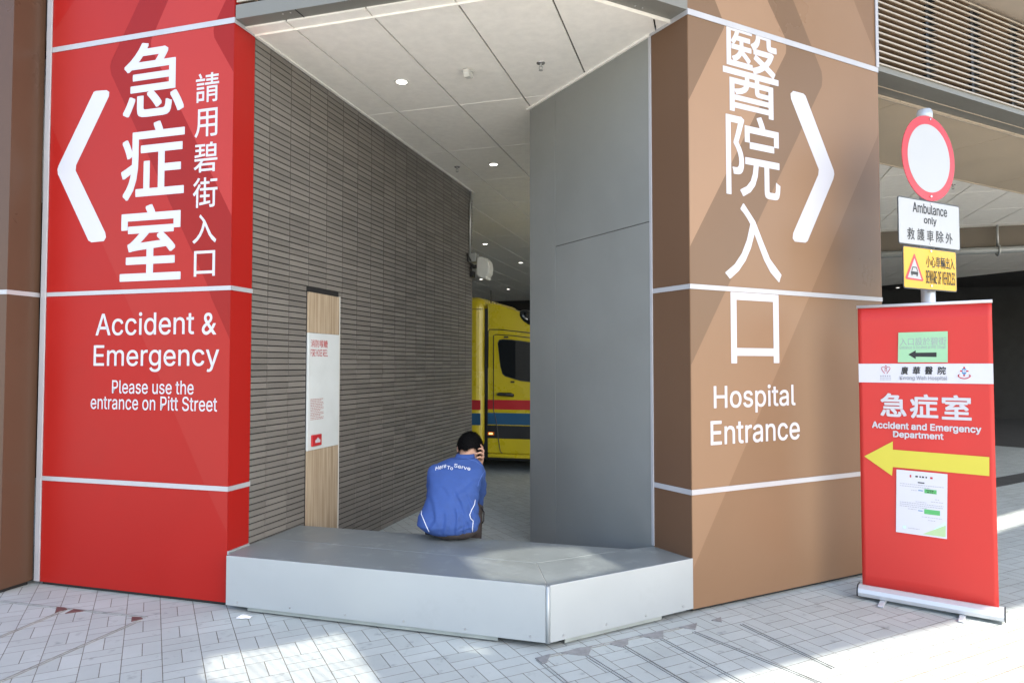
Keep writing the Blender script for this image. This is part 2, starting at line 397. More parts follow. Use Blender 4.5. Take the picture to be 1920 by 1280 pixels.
# ------------------------------------------------------------------ ground
mb = MB(); mb.sheet(PL, [(-400, -400), (400, -400), (400, 400), (-400, 400)], 0); struct(mb.build('ground', M['paving']))
q0, q1 = onz(1625, 1273), onz(1920, 1173); dq = (q1 - q0).normalized(); nq_ = Vector((dq.y, -dq.x, 0))
mb = MB(); mb.sheet(PL, xy(q0 - dq * 60, q1 + dq * 60, q1 + dq * 60 + nq_ * 9, q0 - dq * 60 + nq_ * 9), .004); struct(mb.build('pavement', M['beigepave']))
# dark floor deep in the hall and the drain strip
dk = [onz(1863, 835), onz(1920, 839.5)]; d0 = (dk[1] - dk[0]).normalized()
nrm = Vector((-d0.y, d0.x, 0)); nrm = nrm if nrm.y > 0 else -nrm
a0, a1 = dk[0] - d0 * 4.5, dk[0] + d0 * 14
mb = MB(); mb.sheet(PL, xy(a0, a1, a1 + nrm * 12, a0 + nrm * 12), .004); struct(mb.build('hall_floor', M['asphalt']))

# ------------------------------------------------------------------ ceiling of separate metal panels
cu = hd(A_BR); cv = hd(A_RED)
def w62(p): return p.dot(hd(A_FAC)) - BRc.dot(hd(A_FAC))
def n62(p): return p.dot(hd(A_FAC + 90))
CF = Frame((0, 0, ZC), cu, cv, UP)
def half(v, deg):   # coefficients of v.hd(deg) in the ceiling frame (u along cu, v along cv)
    return cu.dot(hd(deg)), cv.dot(hd(deg))
an, bn_ = half(None, A_FAC + 90); aw, bw = half(None, A_FAC); wB = BRc.dot(hd(A_FAC))
pan = MB(); back = MB(); bars = MB()
for j in range(-16, 22):
    for i in range(0, 17):
        v0 = -.97 + .605 * j + .006; v1 = -.97 + .605 * (j + 1) - .006
        u0 = 5.76 + 1.2265 * (i - 1) + .0012; u1 = u0 + 1.2265 - .0024
        if i == 0: u0 = 3.3
        q = [(u0, v0), (u1, v0), (u1, v1), (u0, v1)]
        A = clip(q, aw, bw, wB + 1.0)
        if len(A) > 2: A = clip(A, -1, 0, -4.012)
        if len(A) > 2: A = clip(A, an, bn_, -3.60)
        B = clip(q, -aw, -bw, -(wB + 1.0))
        if len(B) > 2: B = clip(B, an, bn_, -5.035)
        if len(B) > 2: B = clip(B, aw, bw, wB + 16)
        for K in (A, B):
            if len(K) > 2: pan.prism(CF, K, 0, .012)
        for q in ([(u0 - .006, v0), (u0 + .003, v0), (u0 + .003, v1), (u0 - .006, v1)], [(u0, v1 - .004), (u1, v1 - .004), (u1, v1), (u0, v1)]):
            A = clip(q, aw, bw, wB + 1.0)
            if len(A) > 2: A = clip(A, -1, 0, -4.012)
            if len(A) > 2: A = clip(A, an, bn_, -3.60)
            B = clip(q, -aw, -bw, -(wB + 1.0))
            if len(B) > 2: B = clip(B, an, bn_, -5.035)
            if len(B) > 2: B = clip(B, aw, bw, wB + 16)
            for K in (A, B):
                if len(K) > 2: bars.prism(CF, K, -.003, -.0004)
struct(pan.build('ceiling', M['ceil'])); struct(bars.build('ceiling_seam_highlight', M['ceilglint']))
q = [(3.0, -14), (28, -14), (28, 16), (3.0, 16)]
q = clip(q, -1, 0, -4.0); q = clip(q, an, bn_, -3.61); back.prism(CF, q, .022, .06); struct(back.build('ceiling_void', M['dark']))
# champagne soffit strip beyond the brown pillar
mb = MB()
n0, n1 = -5.03, -3.765
SF = Frame((0, 0, ZC), hd(A_FAC), -hd(A_FAC + 90), UP)   # u along facade, v inward
base = BRc.dot(hd(A_FAC))
for k in range(0, 9):
    mb.box(SF, base + .9 + k * 1.86 + .003, base + .9 + (k + 1) * 1.86 - .003, -n1, -n0 - .004, -.004, .012)
mb.box(SF, base + .9, base + 16, -n0 - .002, -n0 + .012, -.012, .012)
struct(mb.build('ceiling_border', M['beige']))

# ------------------------------------------------------------------ hall shell
mb = MB()
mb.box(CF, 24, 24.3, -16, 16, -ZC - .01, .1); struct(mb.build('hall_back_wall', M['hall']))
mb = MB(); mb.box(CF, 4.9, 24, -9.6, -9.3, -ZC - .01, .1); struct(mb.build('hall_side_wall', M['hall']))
mb = MB(); mb.box(CF, 13.4, 13.9, -.9, 15, -.34, .0)
t = thing('ceiling_beam', 'grey beam with pipe brackets crossing the dark hall ceiling behind the signs', 'beam', tuple(CF.pt(13.6, 4, 0)))
mb.build('beam', mat('beam_paint', (.14, .115, .085), .6), t)
p0, p1 = CF.pt(13.3, -.9, -.42), CF.pt(13.3, 15, -.42)
mb = MB(); mb.tube([p0, p1], .06); mb.build('pipe', M['conduit'], t)
for k in (2.5, 4.6, 6.4):
    mb = MB(); q = CF.pt(13.3, k, -.42); mb.tube([q + UP * .09, q + UP * .42], .02, 8); mb.tube([q + Vector((0, 0, .09 * math.cos(a))) + cu * (.09 * math.sin(a)) for a in [i * math.pi / 8 for i in range(17)]], .016, 8)
    mb.build('bracket', M['conduit'], t)

# ------------------------------------------------------------------ red pillar
t = thing('entrance_pillar', 'tall red pillar with white arrow and white emergency lettering left of the bench', 'pillar', (-2.7, 4.95, 0))
LW = -1.657
clad = MB(); core = MB()
ZT = 8.6
core.prism(PL, xy(RR + hd(A_RED) * LW * .98 + hd(A_BR) * .03, RR + hd(A_BR) * .03 - hd(A_RED) * .03, RR + hd(A_BR) * .2 - hd(A_RED) * .03, RR + hd(A_RED) * LW * .98 + hd(A_BR) * .5), .0, .06)
core.build('plinth', M['dark'], t)
clad.prism(PL, xy(RR + hd(A_RED) * LW, RR, W0 - hd(A_BR) * .002, W0 - hd(A_BR) * .002 + hd(A_RED) * LW * .97), .028, ZT, 0)
red_pat = [
    ([(96, -60), (140, 0), (93.7, 68), (60, 120), (60, 230), (93.7, 230), (237, 560), (428, 1003), (470, 1140), (40, 1140), (40, -60)], None),
    ([(170, -60), (140.6, 0), (96, 68), (70, 110), (70, 190), (93.7, 230), (237, 560), (382, 904), (428, 1003), (460, 1003), (460, 700), (433, 640), (397, 560), (389, 534), (209, 140), (207, 128), (209, 117), (262.5, 0), (290, -60)], 2),
    ([(290, -60), (262.5, 0), (209.5, 114), (207, 124), (209, 140), (389, 534), (397, 560), (433, 640), (520, 830), (520, 590), (438, 412), (285, 93), (283, 84), (284, 75), (316, 0), (343, -60)], 3),
    ([(343, -60), (316, 0), (284, 75), (283, 84), (285, 93), (438, 412), (520, 590), (520, 300), (441, 141), (402, 71), (400.5, 59), (402, 47), (424, 0), (452, -60)], 1),
    ([(452, -60), (424, 0), (402, 47), (400.5, 59), (402, 71), (441, 141), (520, 300), (520, -60)], 3)]
for poly, mi in red_pat:
    if mi is None: continue
    q = clipbox(P(WR, poly), LW + .001, -.001, .03, ZT - .01) if False else None
    # non-convex chevrons: cut into triangles first, then trim each to the face
    from mathutils.geometry import tessellate_polygon
    uvs = P(WR, poly)
    for tri in tessellate_polygon([[Vector((u, v, 0)) for u, v in uvs]]):
        k = clipbox([uvs[i] for i in tri], LW + .002, -.002, .03, ZT - .01)
        if len(k) > 2: clad.sheet(WR, k, .0012, mi)
clad.build('cladding', [M['red'], M['red_lt'], M['red_md'], M['red_dk']], t, fixn=True)
for z, h in ((.776, .032), (2.122, .03), (3.955, .038), (5.6, .035)):
    mb = MB(); mb.box(WR, LW + .05, 0.004, z - h / 2, z + h / 2, .0025, .006); mb.box(WRS, 0.0, .222, z - h / 2, z + h / 2, .0025, .006)
    mb.build('trim_strip', M['trim'], t)
mb = MB(); mb.box(WR, LW - .002, LW + .046, .03, ZT, .002, .012); mb.build('corner_trim', M['trim'], t, .002)
words(t, WR, [('急', 232, 78, 346, 218), ('症', 228, 228, 346, 373), ('室', 226, 383, 340, 526)], M['white'], offset=.012)
words(t, WR, [('請', 367.5, 137, 411, 192), ('用', 365.5, 204, 408, 257), ('碧', 364, 267, 408, 323), ('街', 362, 333, 408, 389), ('入', 361.5, 402, 406, 456), ('口', 364, 470, 403.5, 518)], M['white'], offset=.006)
words(t, WR, [('Accident', 180, 585, 364.5, 628), ('&', 379, 586, 406, 627.5), ('Emergency', 176, 646, 411, 697)], M['white'], offset=.004)
words(t, WR, [('Please use the', 210.5, 713, 363.5, 738.5), ('entrance on Pitt Street', 170.5, 742, 407.5, 769)], M['white'], offset=.004)
def arrow(F, px, parent, name, m, d=.0015):
    mb = MB(); mb.sheet(F, P(F, px), d); mb.build(name, m, parent, fixn=False)
arrow(WR, [(176, 173), (180, 171), (200, 169.5), (205, 173), (204.5, 181), (143, 310), (142, 320), (197.5, 436), (199, 445), (195, 452), (172, 454.5), (166, 451), (109, 327), (108, 318), (110, 311)], t, 'arrow_mark', M['white'])

# ------------------------------------------------------------------ brown pillar at the far left
CL = Vector((-3.586, 4.868, 0))
t = thing('side_pillar', 'plain brown pillar at the left edge standing proud of the red pillar', 'pillar', (-4.2, 5.2, 0))
mb = MB(); k = CL + hd(A_RED) * -1.6
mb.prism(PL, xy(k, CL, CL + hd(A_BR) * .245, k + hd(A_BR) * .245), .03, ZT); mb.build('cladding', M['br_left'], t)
WLs = Wall(CL, A_BR); WLf = Wall(CL, A_RED)
mb = MB(); mb.box(WLs, -.004, .245, 2.105, 2.137, .001, .004); mb.box(WLf, -1.6, 0.0, 2.105, 2.137, .001, .004); mb.build('trim_strip', M['trim'], t)
mb = MB(); mb.prism(PL, xy(k + hd(A_BR) * .03, CL + hd(A_BR) * .03 - hd(A_RED) * .03, CL + hd(A_BR) * .23 - hd(A_RED) * .03, k + hd(A_BR) * .23), 0, .05); mb.build('plinth', M['dark'], t)

# ------------------------------------------------------------------ brown pillar on the right
t = thing('entrance_pillar', 'wide light brown pillar with white arrow and hospital entrance lettering right of the bench', 'pillar', (2.0, 5.1, 0))
WWd = 1.977
bk = BS - BRc
mb = MB(); mb.prism(PL, xy(BRc, BRc + hd(A_FAC) * WWd, BRc + hd(A_FAC) * WWd + bk, BS), .028, ZT, 0)
br_pat = [
    ([(1346, -30), (1340, 0), (1357, 44), (1357.5, 52), (1291, 188), (1250, 270), (1250, -30)], 3),
    ([(1346 - 20, -30), (1340, 0), (1357, 44), (1357.5, 52), (1291, 188), (1250, 270), (1250, 552), (1294, 461), (1473, 101), (1473.8, 92), (1473, 74), (1438, 0), (1425, -30)], 1),
    ([(1425, -30), (1438, 0), (1473, 74), (1473.8, 92), (1473, 101), (1294, 461), (1250, 552), (1250, 780), (1297.5, 680), (1365, 535), (1540.5, 162), (1541.6, 148), (1540, 134), (1486.6, 0), (1475, -30)], 3),
    ([(1475, -30), (1486.6, 0), (1540, 134), (1541.6, 148), (1540.5, 162), (1365, 535), (1297.5, 680), (1250, 780), (1250, 1172), (1300, 1065), (1522, 545), (1648, 249), (1680, 175), (1646, 116), (1600, 0), (1588, -30)], 2)]
for poly, mi in br_pat:
    uvs = P(WB, poly)
    for tri in tessellate_polygon([[Vector((u, v, 0)) for u, v in uvs]]):
        kk = clipbox([uvs[i] for i in tri], .002, WWd - .002, .03, ZT - .01)
        if len(kk) > 2: mb.sheet(WB, kk, .0012, mi)
mb.box(WS, -.352, -.004, .356, ZT - .02, -.002, .0015, 4); mb.build('cladding', [M['br'], M['br_lt'], M['br_md'], M['br_dk'], M['br_shade']], t)
mb = MB(); k2 = hd(A_FAC)
mb.prism(PL, xy(BRc + k2 * .03 + bk * .1, BRc + k2 * (WWd - .03) + bk * .1, BRc + k2 * (WWd - .03) + bk * .9, BRc + k2 * .03 + bk * .9), 0, .05); mb.build('plinth', M['dark'], t)
for z, h in ((.776, .034), (2.118, .032), (3.95, .04), (5.6, .035)):
    mb = MB(); mb.box(WB, -.004, WWd - .0, z - h / 2, z + h / 2, .0025, .006); mb.box(WS, -.36, 0, z - h / 2, z + h / 2, .0025, .006)
    mb.build('trim_strip', M['trim'], t)
mb = MB(); mb.box(WS, -.378, -.352, .356, ZC, .0025, .010); mb.build('corner_trim', M['trim'], t, .002)
mb = MB(); mb.box(WB, WWd - .028, WWd + .004, 3.971, ZT, .0025, .012); mb.build('corner_trim', M['trim'], t, .002)
words(t, WB, [('醫', 1355, 57, 1459, 216), ('院', 1361, 217, 1462, 371), ('入', 1359, 384, 1464, 526), ('口', 1370, 550, 1460, 681)], M['white'], offset=.005)
words(t, WB, [('Hospital', 1338, 721, 1491, 773), ('Entrance', 1332, 785, 1499, 829)], M['white'], offset=.006)
arrow(WB, [(1482, 176), (1487, 171), (1506, 176), (1510, 180), (1563, 320), (1564, 327), (1562, 336), (1514, 452), (1510, 455), (1490, 453), (1486, 447), (1487, 437), (1534, 328), (1535, 318), (1483, 186)], t, 'arrow_mark', M['white'])

# ------------------------------------------------------------------ grey wall behind the brown pillar
t = thing('partition_wall', 'smooth grey panelled wall running back from the brown pillar to the ceiling', 'wall', (.6, 5.5, 0))
WG = Wall(GE, A_SIDE); LG = (BS - GE).length
m_ = MB()
r1, r2 = hd(A_FAC) * 1.9, hd(A_FAC) * .006
m_.prism(PL, xy(GE + r2, BS + r2, BS + r1, GE + r1), 0, ZC + .02); m_.build('core', M['dark'], t)
def gx(px): return WG.uv(px, 700)[0]
zs = WG.uv(994, 475)[1]
s1 = gx(1042)
for (u0, u1, v0, v1) in ((0, s1 - .002, .0, ZC - .003), (s1 + .002, LG - .004, zs + .0025, ZC - .003), (s1 + .002, LG - .004, .0, zs - .0025)):
    mb = MB(); mb.box(WG, u0, u1, v0, v1, -.005, .002); mb.build('panel', M['grey'], t, .001, 1)
mb = MB(); mb.box(WG, -.03, LG - .003, ZC - .022, ZC - .002, .0, .02); mb.build('edge_trim', M['ceil'], t)

# ------------------------------------------------------------------ tiled wall
t = thing('tiled_wall', 'long wall of narrow dark grey stacked tiles running back into the ambulance bay', 'wall', (-1.3, 7, 0))
TL = 4.62
mb = MB(); mb.box(WT, 0.001, TL - .004, 0, ZC + .01, -.34, -.007); mb.build('backing', M['grout'], t)
mb = MB(); CH = .0447
nrow = int(ZC / CH) + 1
us = [0.002, .181] + [.181 + .2612 * i for i in range(1, 18)]
us = [u for u in us if u < TL - .03] + [TL]
HU0, HU1, HZ1 = .681, 1.172, 2.197
for r in range(nrow):
    z0, z1 = r * CH + .0034, min((r + 1) * CH - .0034, ZC - .012)
    if z1 - z0 < .01: continue
    for a_, b_ in zip(us, us[1:]):
        a, b = a_ + .003, b_ - .003
        segs = [(a, b)]
        if z0 < HZ1 and b > HU0 and a < HU1:
            segs = [(a, min(b, HU0 - .004)), (max(a, HU1 + .004), b)]
        for a, b in segs:
            if b - a < .012: continue
            d = random.uniform(-.0006, .0006); tl = random.uniform(-.0009, .0009); t2 = random.uniform(-.0005, .0005)
            vs = [WT.pt(u, v, dd) for dd, u, v in ((-.0065, a, z0), (-.0065, b, z0), (-.0065, b, z1), (-.0065, a, z1))]
            e = .0012
            vs += [WT.pt(a + e, z0 + e, d + tl), WT.pt(b - e, z0 + e, d + t2), WT.pt(b - e, z1 - e, d - tl), WT.pt(a + e, z1 - e, d - t2)]
            mb.add(vs, [(4, 5, 6, 7), (0, 1, 5, 4), (1, 2, 6, 5), (2, 3, 7, 6), (3, 0, 4, 7)])
WE = Wall(WT.pt(TL, 0), A_RED)   # end face of the wall
mb.build('tiles', M['tile'], t, fixn=True)
mb = MB(); mb.box(WT, -.01, TL + .03, ZC - .011, ZC - .001, -.006, .022); mb.build('edge_trim', M['ceil'], t)

# ------------------------------------------------------------------ fire hose cabinet
t = thing('hose_reel_cabinet', 'narrow pale wood fire hose cabinet door with white notice panel set in the tiled wall', 'cabinet', tuple(WT.pt(.92, 0)))
zb, zt = .92, 1.861
mb = MB(); mb.box(WT, HU0, HU1, .02, HZ1, -.006, -.001); mb.build('frame', M['dark'], t)
mb = MB(); mb.box(WT, HU0 + .008, HU1 - .012, .03, zb - .002, -.001, .014); mb.build('door_leaf', M['wood'], t, .0015, 1)
mb = MB(); mb.box(WT, HU0 + .008, HU1 - .012, zt + .002, HZ1 - .008, -.001, .014); mb.build('door_leaf', M['wood'], t, .0015, 1)
mb = MB(); mb.box(WT, HU1 - .012, HU1 - .001, .03, HZ1 - .004, -.001, .016); mb.build('edge_strip', M['plastic'], t)
wp = MB(); wp.box(WT, HU0 + .008, HU1 - .013, zb, zt, -.001, .0165); wpo = wp.build('notice_panel', M['boardwhite'], t, .0015, 1)
D_ = .018
words(wpo, WT, [('消防喉轆', 579, 637, 611, 651.5), ('FIRE HOSE REEL', 579, 655, 611, 668)], M['inkred'], D_)
mb = MB()
y = 747
for k in range(13):
    x0, x1 = 578.5, 603 - random.uniform(0, 12) * (k % 3 == 1)
    u0, v0, u1, v1 = pbox(WT, x0, y, x1, y + 1.5)
    q = u0
    while q < u1:
        wl = random.uniform(.012, .03); mb.sheet(WT, [(q, v0), (min(q + wl, u1), v0), (min(q + wl, u1), v1), (q, v1)], D_); q += wl + .006
    y += 3.1
mb.build('fine_print', mat('pale_red_ink', (.42, .22, .21), .6), wpo)
u0, v0, u1, v1 = pbox(WT, 579.5, 814, 597, 835)
mb = MB(); mb.box(WT, u0, u1, v0, v1, .0166, .032); bx = mb.build('call_button', M['redbox'], t, .003)
cu_, cv_ = (u0 + u1) / 2, (v0 + v1) / 2; ww, hh = (u1 - u0), (v1 - v0)
mb = MB(); mb.sheet(WT, [(cu_ + x * ww + .06 * ww, cv_ + y * hh) for x, y in ((-.27, -.22), (.27, -.22), (.27, .02), (.15, .06), (.12, .14), (.04, .17), (.03, .25), (-.03, .25), (-.04, .17), (-.12, .14), (-.15, .06), (-.27, .02))], .0328); mb.build('symbol', M['white'], bx)

# ------------------------------------------------------------------ bench plinth
HB = .353
t = thing('bench', 'low angular silver metal bench wrapping the corner between red and brown pillars', 'bench', (0, 4.6, 0))
bA, bB, bC = BENCH_A, BENCH_B, Vector((1.166, 4.492, 0))
pM = onz(1006, 1054.7, HB); pE = Vector((.80, 4.722, 0)); pF = WT.pt(.612, 0, .002); pD = Vector((.977, 4.800, 0)); pW = WT.pt(.012, 0, .002)
pR = RR + hd(A_BR) * .03 + hd(A_RED) * .004
pM.z = 0
pV = WT.pt(.19, 0, .002)
g = .0022
def inset(poly, d):
    n = len(poly); out = []
    ar = sum(poly[i][0] * poly[(i + 1) % n][1] - poly[(i + 1) % n][0] * poly[i][1] for i in range(n))
    sgn = 1 if ar > 0 else -1
    for i in range(n):
        p0, p1, p2 = Vector(poly[i - 1]), Vector(poly[i]), Vector(poly[(i + 1) % n])
        e1, e2 = (p1 - p0).normalized(), (p2 - p1).normalized()
        n1, n2 = Vector((-e1.y, e1.x)) * sgn, Vector((-e2.y, e2.x)) * sgn
        b = (n1 + n2); b = b.normalized() / max(.3, math.sqrt((1 + n1.dot(n2)) / 2)); out.append(tuple(p1 + b * d))
    return out
mb = MB(); mb.prism(PL, inset(xy(bA, bB, bC, pD, pE, pF, pW, pR), .03), .03, HB - .006); mb.build('core', M['dark'], t)
for poly in (xy(bA, bB, pM, pV, pW, pR), xy(bB, bC, pD, pE, pM), xy(pV, pM, pE, pF)):
    mb = MB(); mb.prism(PL, inset(poly, g), HB - .012, HB); mb.build('top_panel', M['benchtop'], t, .0012, 1)
mb = MB(); mb.prism(PL, inset(xy(bA, bB, bC, pD, pE, pF, pW, pR), .004), HB - .014, HB - .0035); mb.build('sealant', M['seam'], t)
WF1 = Wall(bA, math.degrees(math.atan2((bB - bA).x, (bB - bA).y))); l1 = (bB - bA).length
WF2 = Wall(bB, math.degrees(math.atan2((bC - bB).x, (bC - bB).y))); l2 = (bC - bB).length
for F, u0, u1 in ((WF1, .0, l1 - .012), (WF2, .012, l2)):
    mb = MB(); mb.box(F, u0, u1, .036, HB + .003, -.004, .006); fp = mb.build('front_panel', M['steel'], t, .002, 2)
    nn = 6 if F is WF1 else 4
    for i in range(nn):
        u = u0 + .09 + (u1 - u0 - .18) * i / (nn - 1); p = F.pt(u, .062 + (.004 if i % 2 else 0), .006)
        mb = MB(); mb.cone(p, p + F.n * .003, .0065, .0045, 10); mb.build('screw', M['screw'], fp)
mb = MB(); mb.cone(bB + Vector((0, 0, .036)), bB + Vector((0, 0, HB)), .011, .011, 12); mb.build('corner_post', M['steel'], t)
mb = MB(); mb.box(WF1, .16, l1 - .30, .012, .05, -.016, -.006); mb.box(WF2, .12, l2 - .26, .012, .05, -.016, -.006); mb.build('kick_plate', M['kick'], t)
mb = MB(); mb.box(WRS, .0, .215, HB - .01, HB + .012, -.0, .012); mb.build('wall_trim', M['steel'], t)

# ------------------------------------------------------------------ overhead soffit beams and louvres
Zs = 3.962
t = thing('soffit_beam', 'flat grey metal beam edging the canopy above the bench', 'beam', (0, 4.4, Zs))
inn = lambda F, u, d: F.pt(u, 0, -d)
lA, lB = Wall(RR, A_RED), Wall(BRc, A_FAC)
def meet(p, d, q, e):
    k = (q - p); den = d.x * e.y - d.y * e.x; s_ = (k.x * e.y - k.y * e.x) / den; return p + d * s_
o1 = meet(RR, hd(A_RED), BRc, hd(A_FAC))
o2 = meet(lA.pt(0, 0, -.205), hd(A_RED), lB.pt(0, 0, -.155), hd(A_FAC))
i1 = meet(lA.pt(0, 0, -.205), hd(A_RED), RR, hd(A_BR)); i2 = meet(lB.pt(0, 0, -.155), hd(A_FAC), BRc, hd(A_SIDE))
mb = MB(); mb.prism(PL, xy(RR + hd(A_RED) * .008, o1, BRc, i2, o2, i1 + hd(A_RED) * .008), Zs, 4.06); mb.build('underside', M['soffit'], t)
mb = MB(); mb.prism(PL, inset(xy(i1 + hd(A_RED) * .008, o2, i2, i2 + hd(A_FAC + 90) * -.012, o2 + Vector((0, .012, 0)), i1 + hd(A_BR) * .012), .0001), ZC - .012, ZC + .02); mb.build('edge_trim', M['ceil'], t)
def bolts(F, us, parent):
    for u, d in us:
        mb = MB(); p = F.pt(u, Zs, -d); mb.cone(p, p - UP * .004, .007, .005, 8); mb.build('bolt', M['screw'], parent)
bolts(lA, [(.36, .03), (.42, .03), (.36, .16), (.42, .16)], t); bolts(lB, [(-.34, .03), (-.40, .03), (-.34, .12), (-.28, .12)], t)
mb = MB(); mb.box(Frame(lA.o, lA.a, lA.n, UP), .47, .476, -.2, -.002, Zs - .003, Zs); mb.build('joint', M['dark'], t)

def louvre(F, u0, u1, z0, z1, label, pitch=.0505, gaps=(), depth=.05):
    t = thing('louvre_screen', label, 'louvre', tuple(F.pt((u0 + u1) / 2, z0)), 'louvre screens over the entrances')
    nose = MB(); slat = MB(); back = MB()
    z = z0 + .02
    cuts = [u0] + [x for gp in sorted(gaps) for x in gp] + [u1]
    while z < z1:
        nose.box(F, u0, u1, z, z + .012, -.012, -.002)
        for a, b in zip(cuts[::2], cuts[1::2]):
            if b - a > .02: slat.add([F.pt(a, z + .002, -.012), F.pt(b, z + .002, -.012), F.pt(b, z + .022, -.012 - depth), F.pt(a, z + .022, -.012 - depth),
                                      F.pt(a, z + .010, -.012), F.pt(b, z + .010, -.012), F.pt(b, z + .030, -.012 - depth), F.pt(a, z + .030, -.012 - depth)],
                                     [(0, 1, 2, 3), (4, 5, 6, 7), (0, 1, 5, 4), (1, 2, 6, 5), (2, 3, 7, 6), (3, 0, 4, 7)])
        z += pitch
    back.box(F, u0, u1, z0, z1, -.16, -.10)
    nose.build('slat_noses', M['louedge'], t); slat.build('slats', M['lou'], t); back.build('back_panel', M['dark'], t)
    for gp in gaps:
        mb = MB(); mb.box(F, (gp[0] + gp[1]) / 2 - .02, (gp[0] + gp[1]) / 2 + .02, z0, z1, -.10, -.062); mb.build('mullion', M['blackplastic'], t)
    return t
L1 = (o1 - RR).length; L2 = (o1 - BRc).length
louvre(lA, .012, L1 - .02, 4.06, 5.6, 'grey louvre strip above the bench beside the red pillar top', .06, [(.14, .24), (.9, 1.0), (1.7, 1.8)], .09)
louvre(lB, -L2 + .02, -.006, 4.06, 5.6, 'short louvre strip above the bench beside the brown pillar top', .06, [(-.25, -.15)], .09)
# right facade
t = thing('soffit_beam', 'long grey metal beam under the louvre wall right of the brown pillar', 'beam', tuple(lB.pt(6, Zs)))
BF = Frame(lB.o, lB.a, -lB.n, UP)
e0, e1 = WWd + .002, 15
mb = MB(); mb.box(BF, e0, e1, .016, .205, Zs, 4.03); mb.build('underside', M['soffit'], t)
mb = MB(); mb.box(BF, e0, e1, .214, .335, Zs + .002, 4.03); mb.build('underside', M['soffit'], t)
mb = MB(); mb.box(BF, e0, e1, .205, .213, Zs - .004, 4.0); mb.build('joint_bead', M['beige'], t)
mb = MB(); mb.box(BF, e0, e1, .336, .352, Zs - .022, 4.0); mb.build('edge_trim', M['louedge'], t)
gp = []
for x0, x1, y in ((1652, 1667, 110), (1737, 1757, 120), (1821, 1842, 150), (1898, 1914, 170)):
    gp.append((WB.uv(x0, y, -.03)[0], WB.uv(x1, y, -.03)[0]))
st = gp[2][0] - gp[1][0]
gp[0] = (WWd + .004, WWd + .10)
for k in range(1, 9): gp.append((gp[3][0] + st * k, gp[3][1] + st * k))
ztop = WB.uv(1880, 28)[1]
louvre(lB, WWd + .006, 14, 3.99, ztop, 'wide tan louvre wall above the hall opening right of the brown pillar', .0505, gp, .075)
# upper storeys
t = thing('hospital_building', 'upper storeys of the hospital above the louvres and canopy', 'building', (2, 8, 4))
mb = MB(); mb.box(BF, WWd + .01, 15, -.22, .4, ztop + .03, ztop + .16); mb.build('ledge', M['louedge'], t)
mb = MB(); mb.box(BF, WWd + .01, 15, -.02, .4, ztop + .17, 9); mb.build('wall', M['concrete'], t)
q = [(3.0, -14), (28, -14), (28, 16), (3.0, 16)]; q = clip(q, -1, 0, -4.25); q = clip(q, an, bn_, -3.95)
mb = MB(); mb.prism(CF, q, .30, 6.0); mb.build('slab', M['concrete'], t)
mb = MB(); mb.prism(PL, xy(RR + hd(A_BR) * .24 + hd(A_RED) * .0, o1 + Vector((0, .3, 0)), BRc + hd(A_FAC + 90) * -.24, BRc + hd(A_FAC + 90) * -.5, o1 + Vector((0, .9, 0)), RR + hd(A_BR) * .6), 4.065, 9); mb.build('wall', M['concrete'], t)

# ------------------------------------------------------------------ ceiling fittings
def downlight(px, py, label, grp='round downlights in the bay ceiling'):
    p = onz(px, py, ZC - .002)
    t = thing('downlight', label, 'ceiling light', tuple(p), grp)
    mb = MB(); n = 24
    for i in range(n):
        a, b = 2 * math.pi * i / n, 2 * math.pi * (i + 1) / n
        e = lambda r, an_, z: p + Vector((r * math.cos(an_), r * math.sin(an_), z))
        mb.add([e(.045, a, -.002), e(.058, a, -.006), e(.058, b, -.006), e(.045, b, -.002)], [(0, 1, 2, 3)])
        mb.add([e(.058, a, -.006), e(.064, a, .002), e(.064, b, .002), e(.058, b, -.006)], [(0, 1, 2, 3)])
    mb.build('rim', M['plastic'], t)
    mb = MB(); mb.add([p + Vector((.046 * math.cos(2 * math.pi * i / n), .046 * math.sin(2 * math.pi * i / n), -.0015)) for i in range(n)], [list(range(n))[::-1]]); mb.build('lamp', M['lamp'], t, fixn=False)
for px, py, lb in ((753, 154, 'large nearest round downlight in the pale canopy ceiling'), (925.5, 308.5, 'round downlight in the ceiling above the ambulance bay mouth'),
                   (909.5, 457.5, 'small bright downlight left above the white wall camera'), (976, 492.5, 'small downlight right of the wall camera near the grey wall'),
                   (902, 523.5, 'tiny downlight just below the white wall camera'), (953, 542, 'tiny far downlight above the yellow ambulance roof'),
                   (1840, 453.5, 'downlight in the hall ceiling right of the ambulance only sign'), (1683.5, 539.5, 'small far downlight left of the yellow warning sign'),
                   (1796, 549.5, 'small far downlight below the right corner of the yellow sign')):
    downlight(px, py, lb)
def sprinkler(px, py, label):
    p = onz(px, py, ZC - .0)
    t = thing('sprinkler', label, 'sprinkler', tuple(p), 'fire sprinklers in the ceiling')
    mb = MB(); mb.cone(p, p - UP * .006, .035, .033, 16); mb.build('plate', M['chrome'], t)
    mb = MB(); mb.cone(p - UP * .006, p - UP * .03, .011, .009, 10); mb.tube([p - UP * .03 + cv * .011, p - UP * .045 + cv * .014, p - UP * .058], .003, 6); mb.tube([p - UP * .03 - cv * .011, p - UP * .045 - cv * .014, p - UP * .058], .003, 6)
    mb.cone(p - UP * .058, p - UP * .061, .017, .017, 12); mb.build('head', M['conduit'], t)
sprinkler(1014, 118, 'chrome sprinkler head in the canopy ceiling near the grey wall')
sprinkler(857, 313, 'sprinkler head in the ceiling close to the tiled wall')
sprinkler(1787, 346, 'sprinkler head in the hall ceiling right of the round sign')
p = onz(878, 133, ZC - .001)
t = thing('motion_detector', 'small cream box detector on the canopy ceiling', 'detector', tuple(p))
DFm = Frame(p, cv, cu, -UP)
mb = MB(); mb.box(DFm, -.05, .045, -.02, .03, 0, .012); mb.build('base', M['plastic'], t, .003)
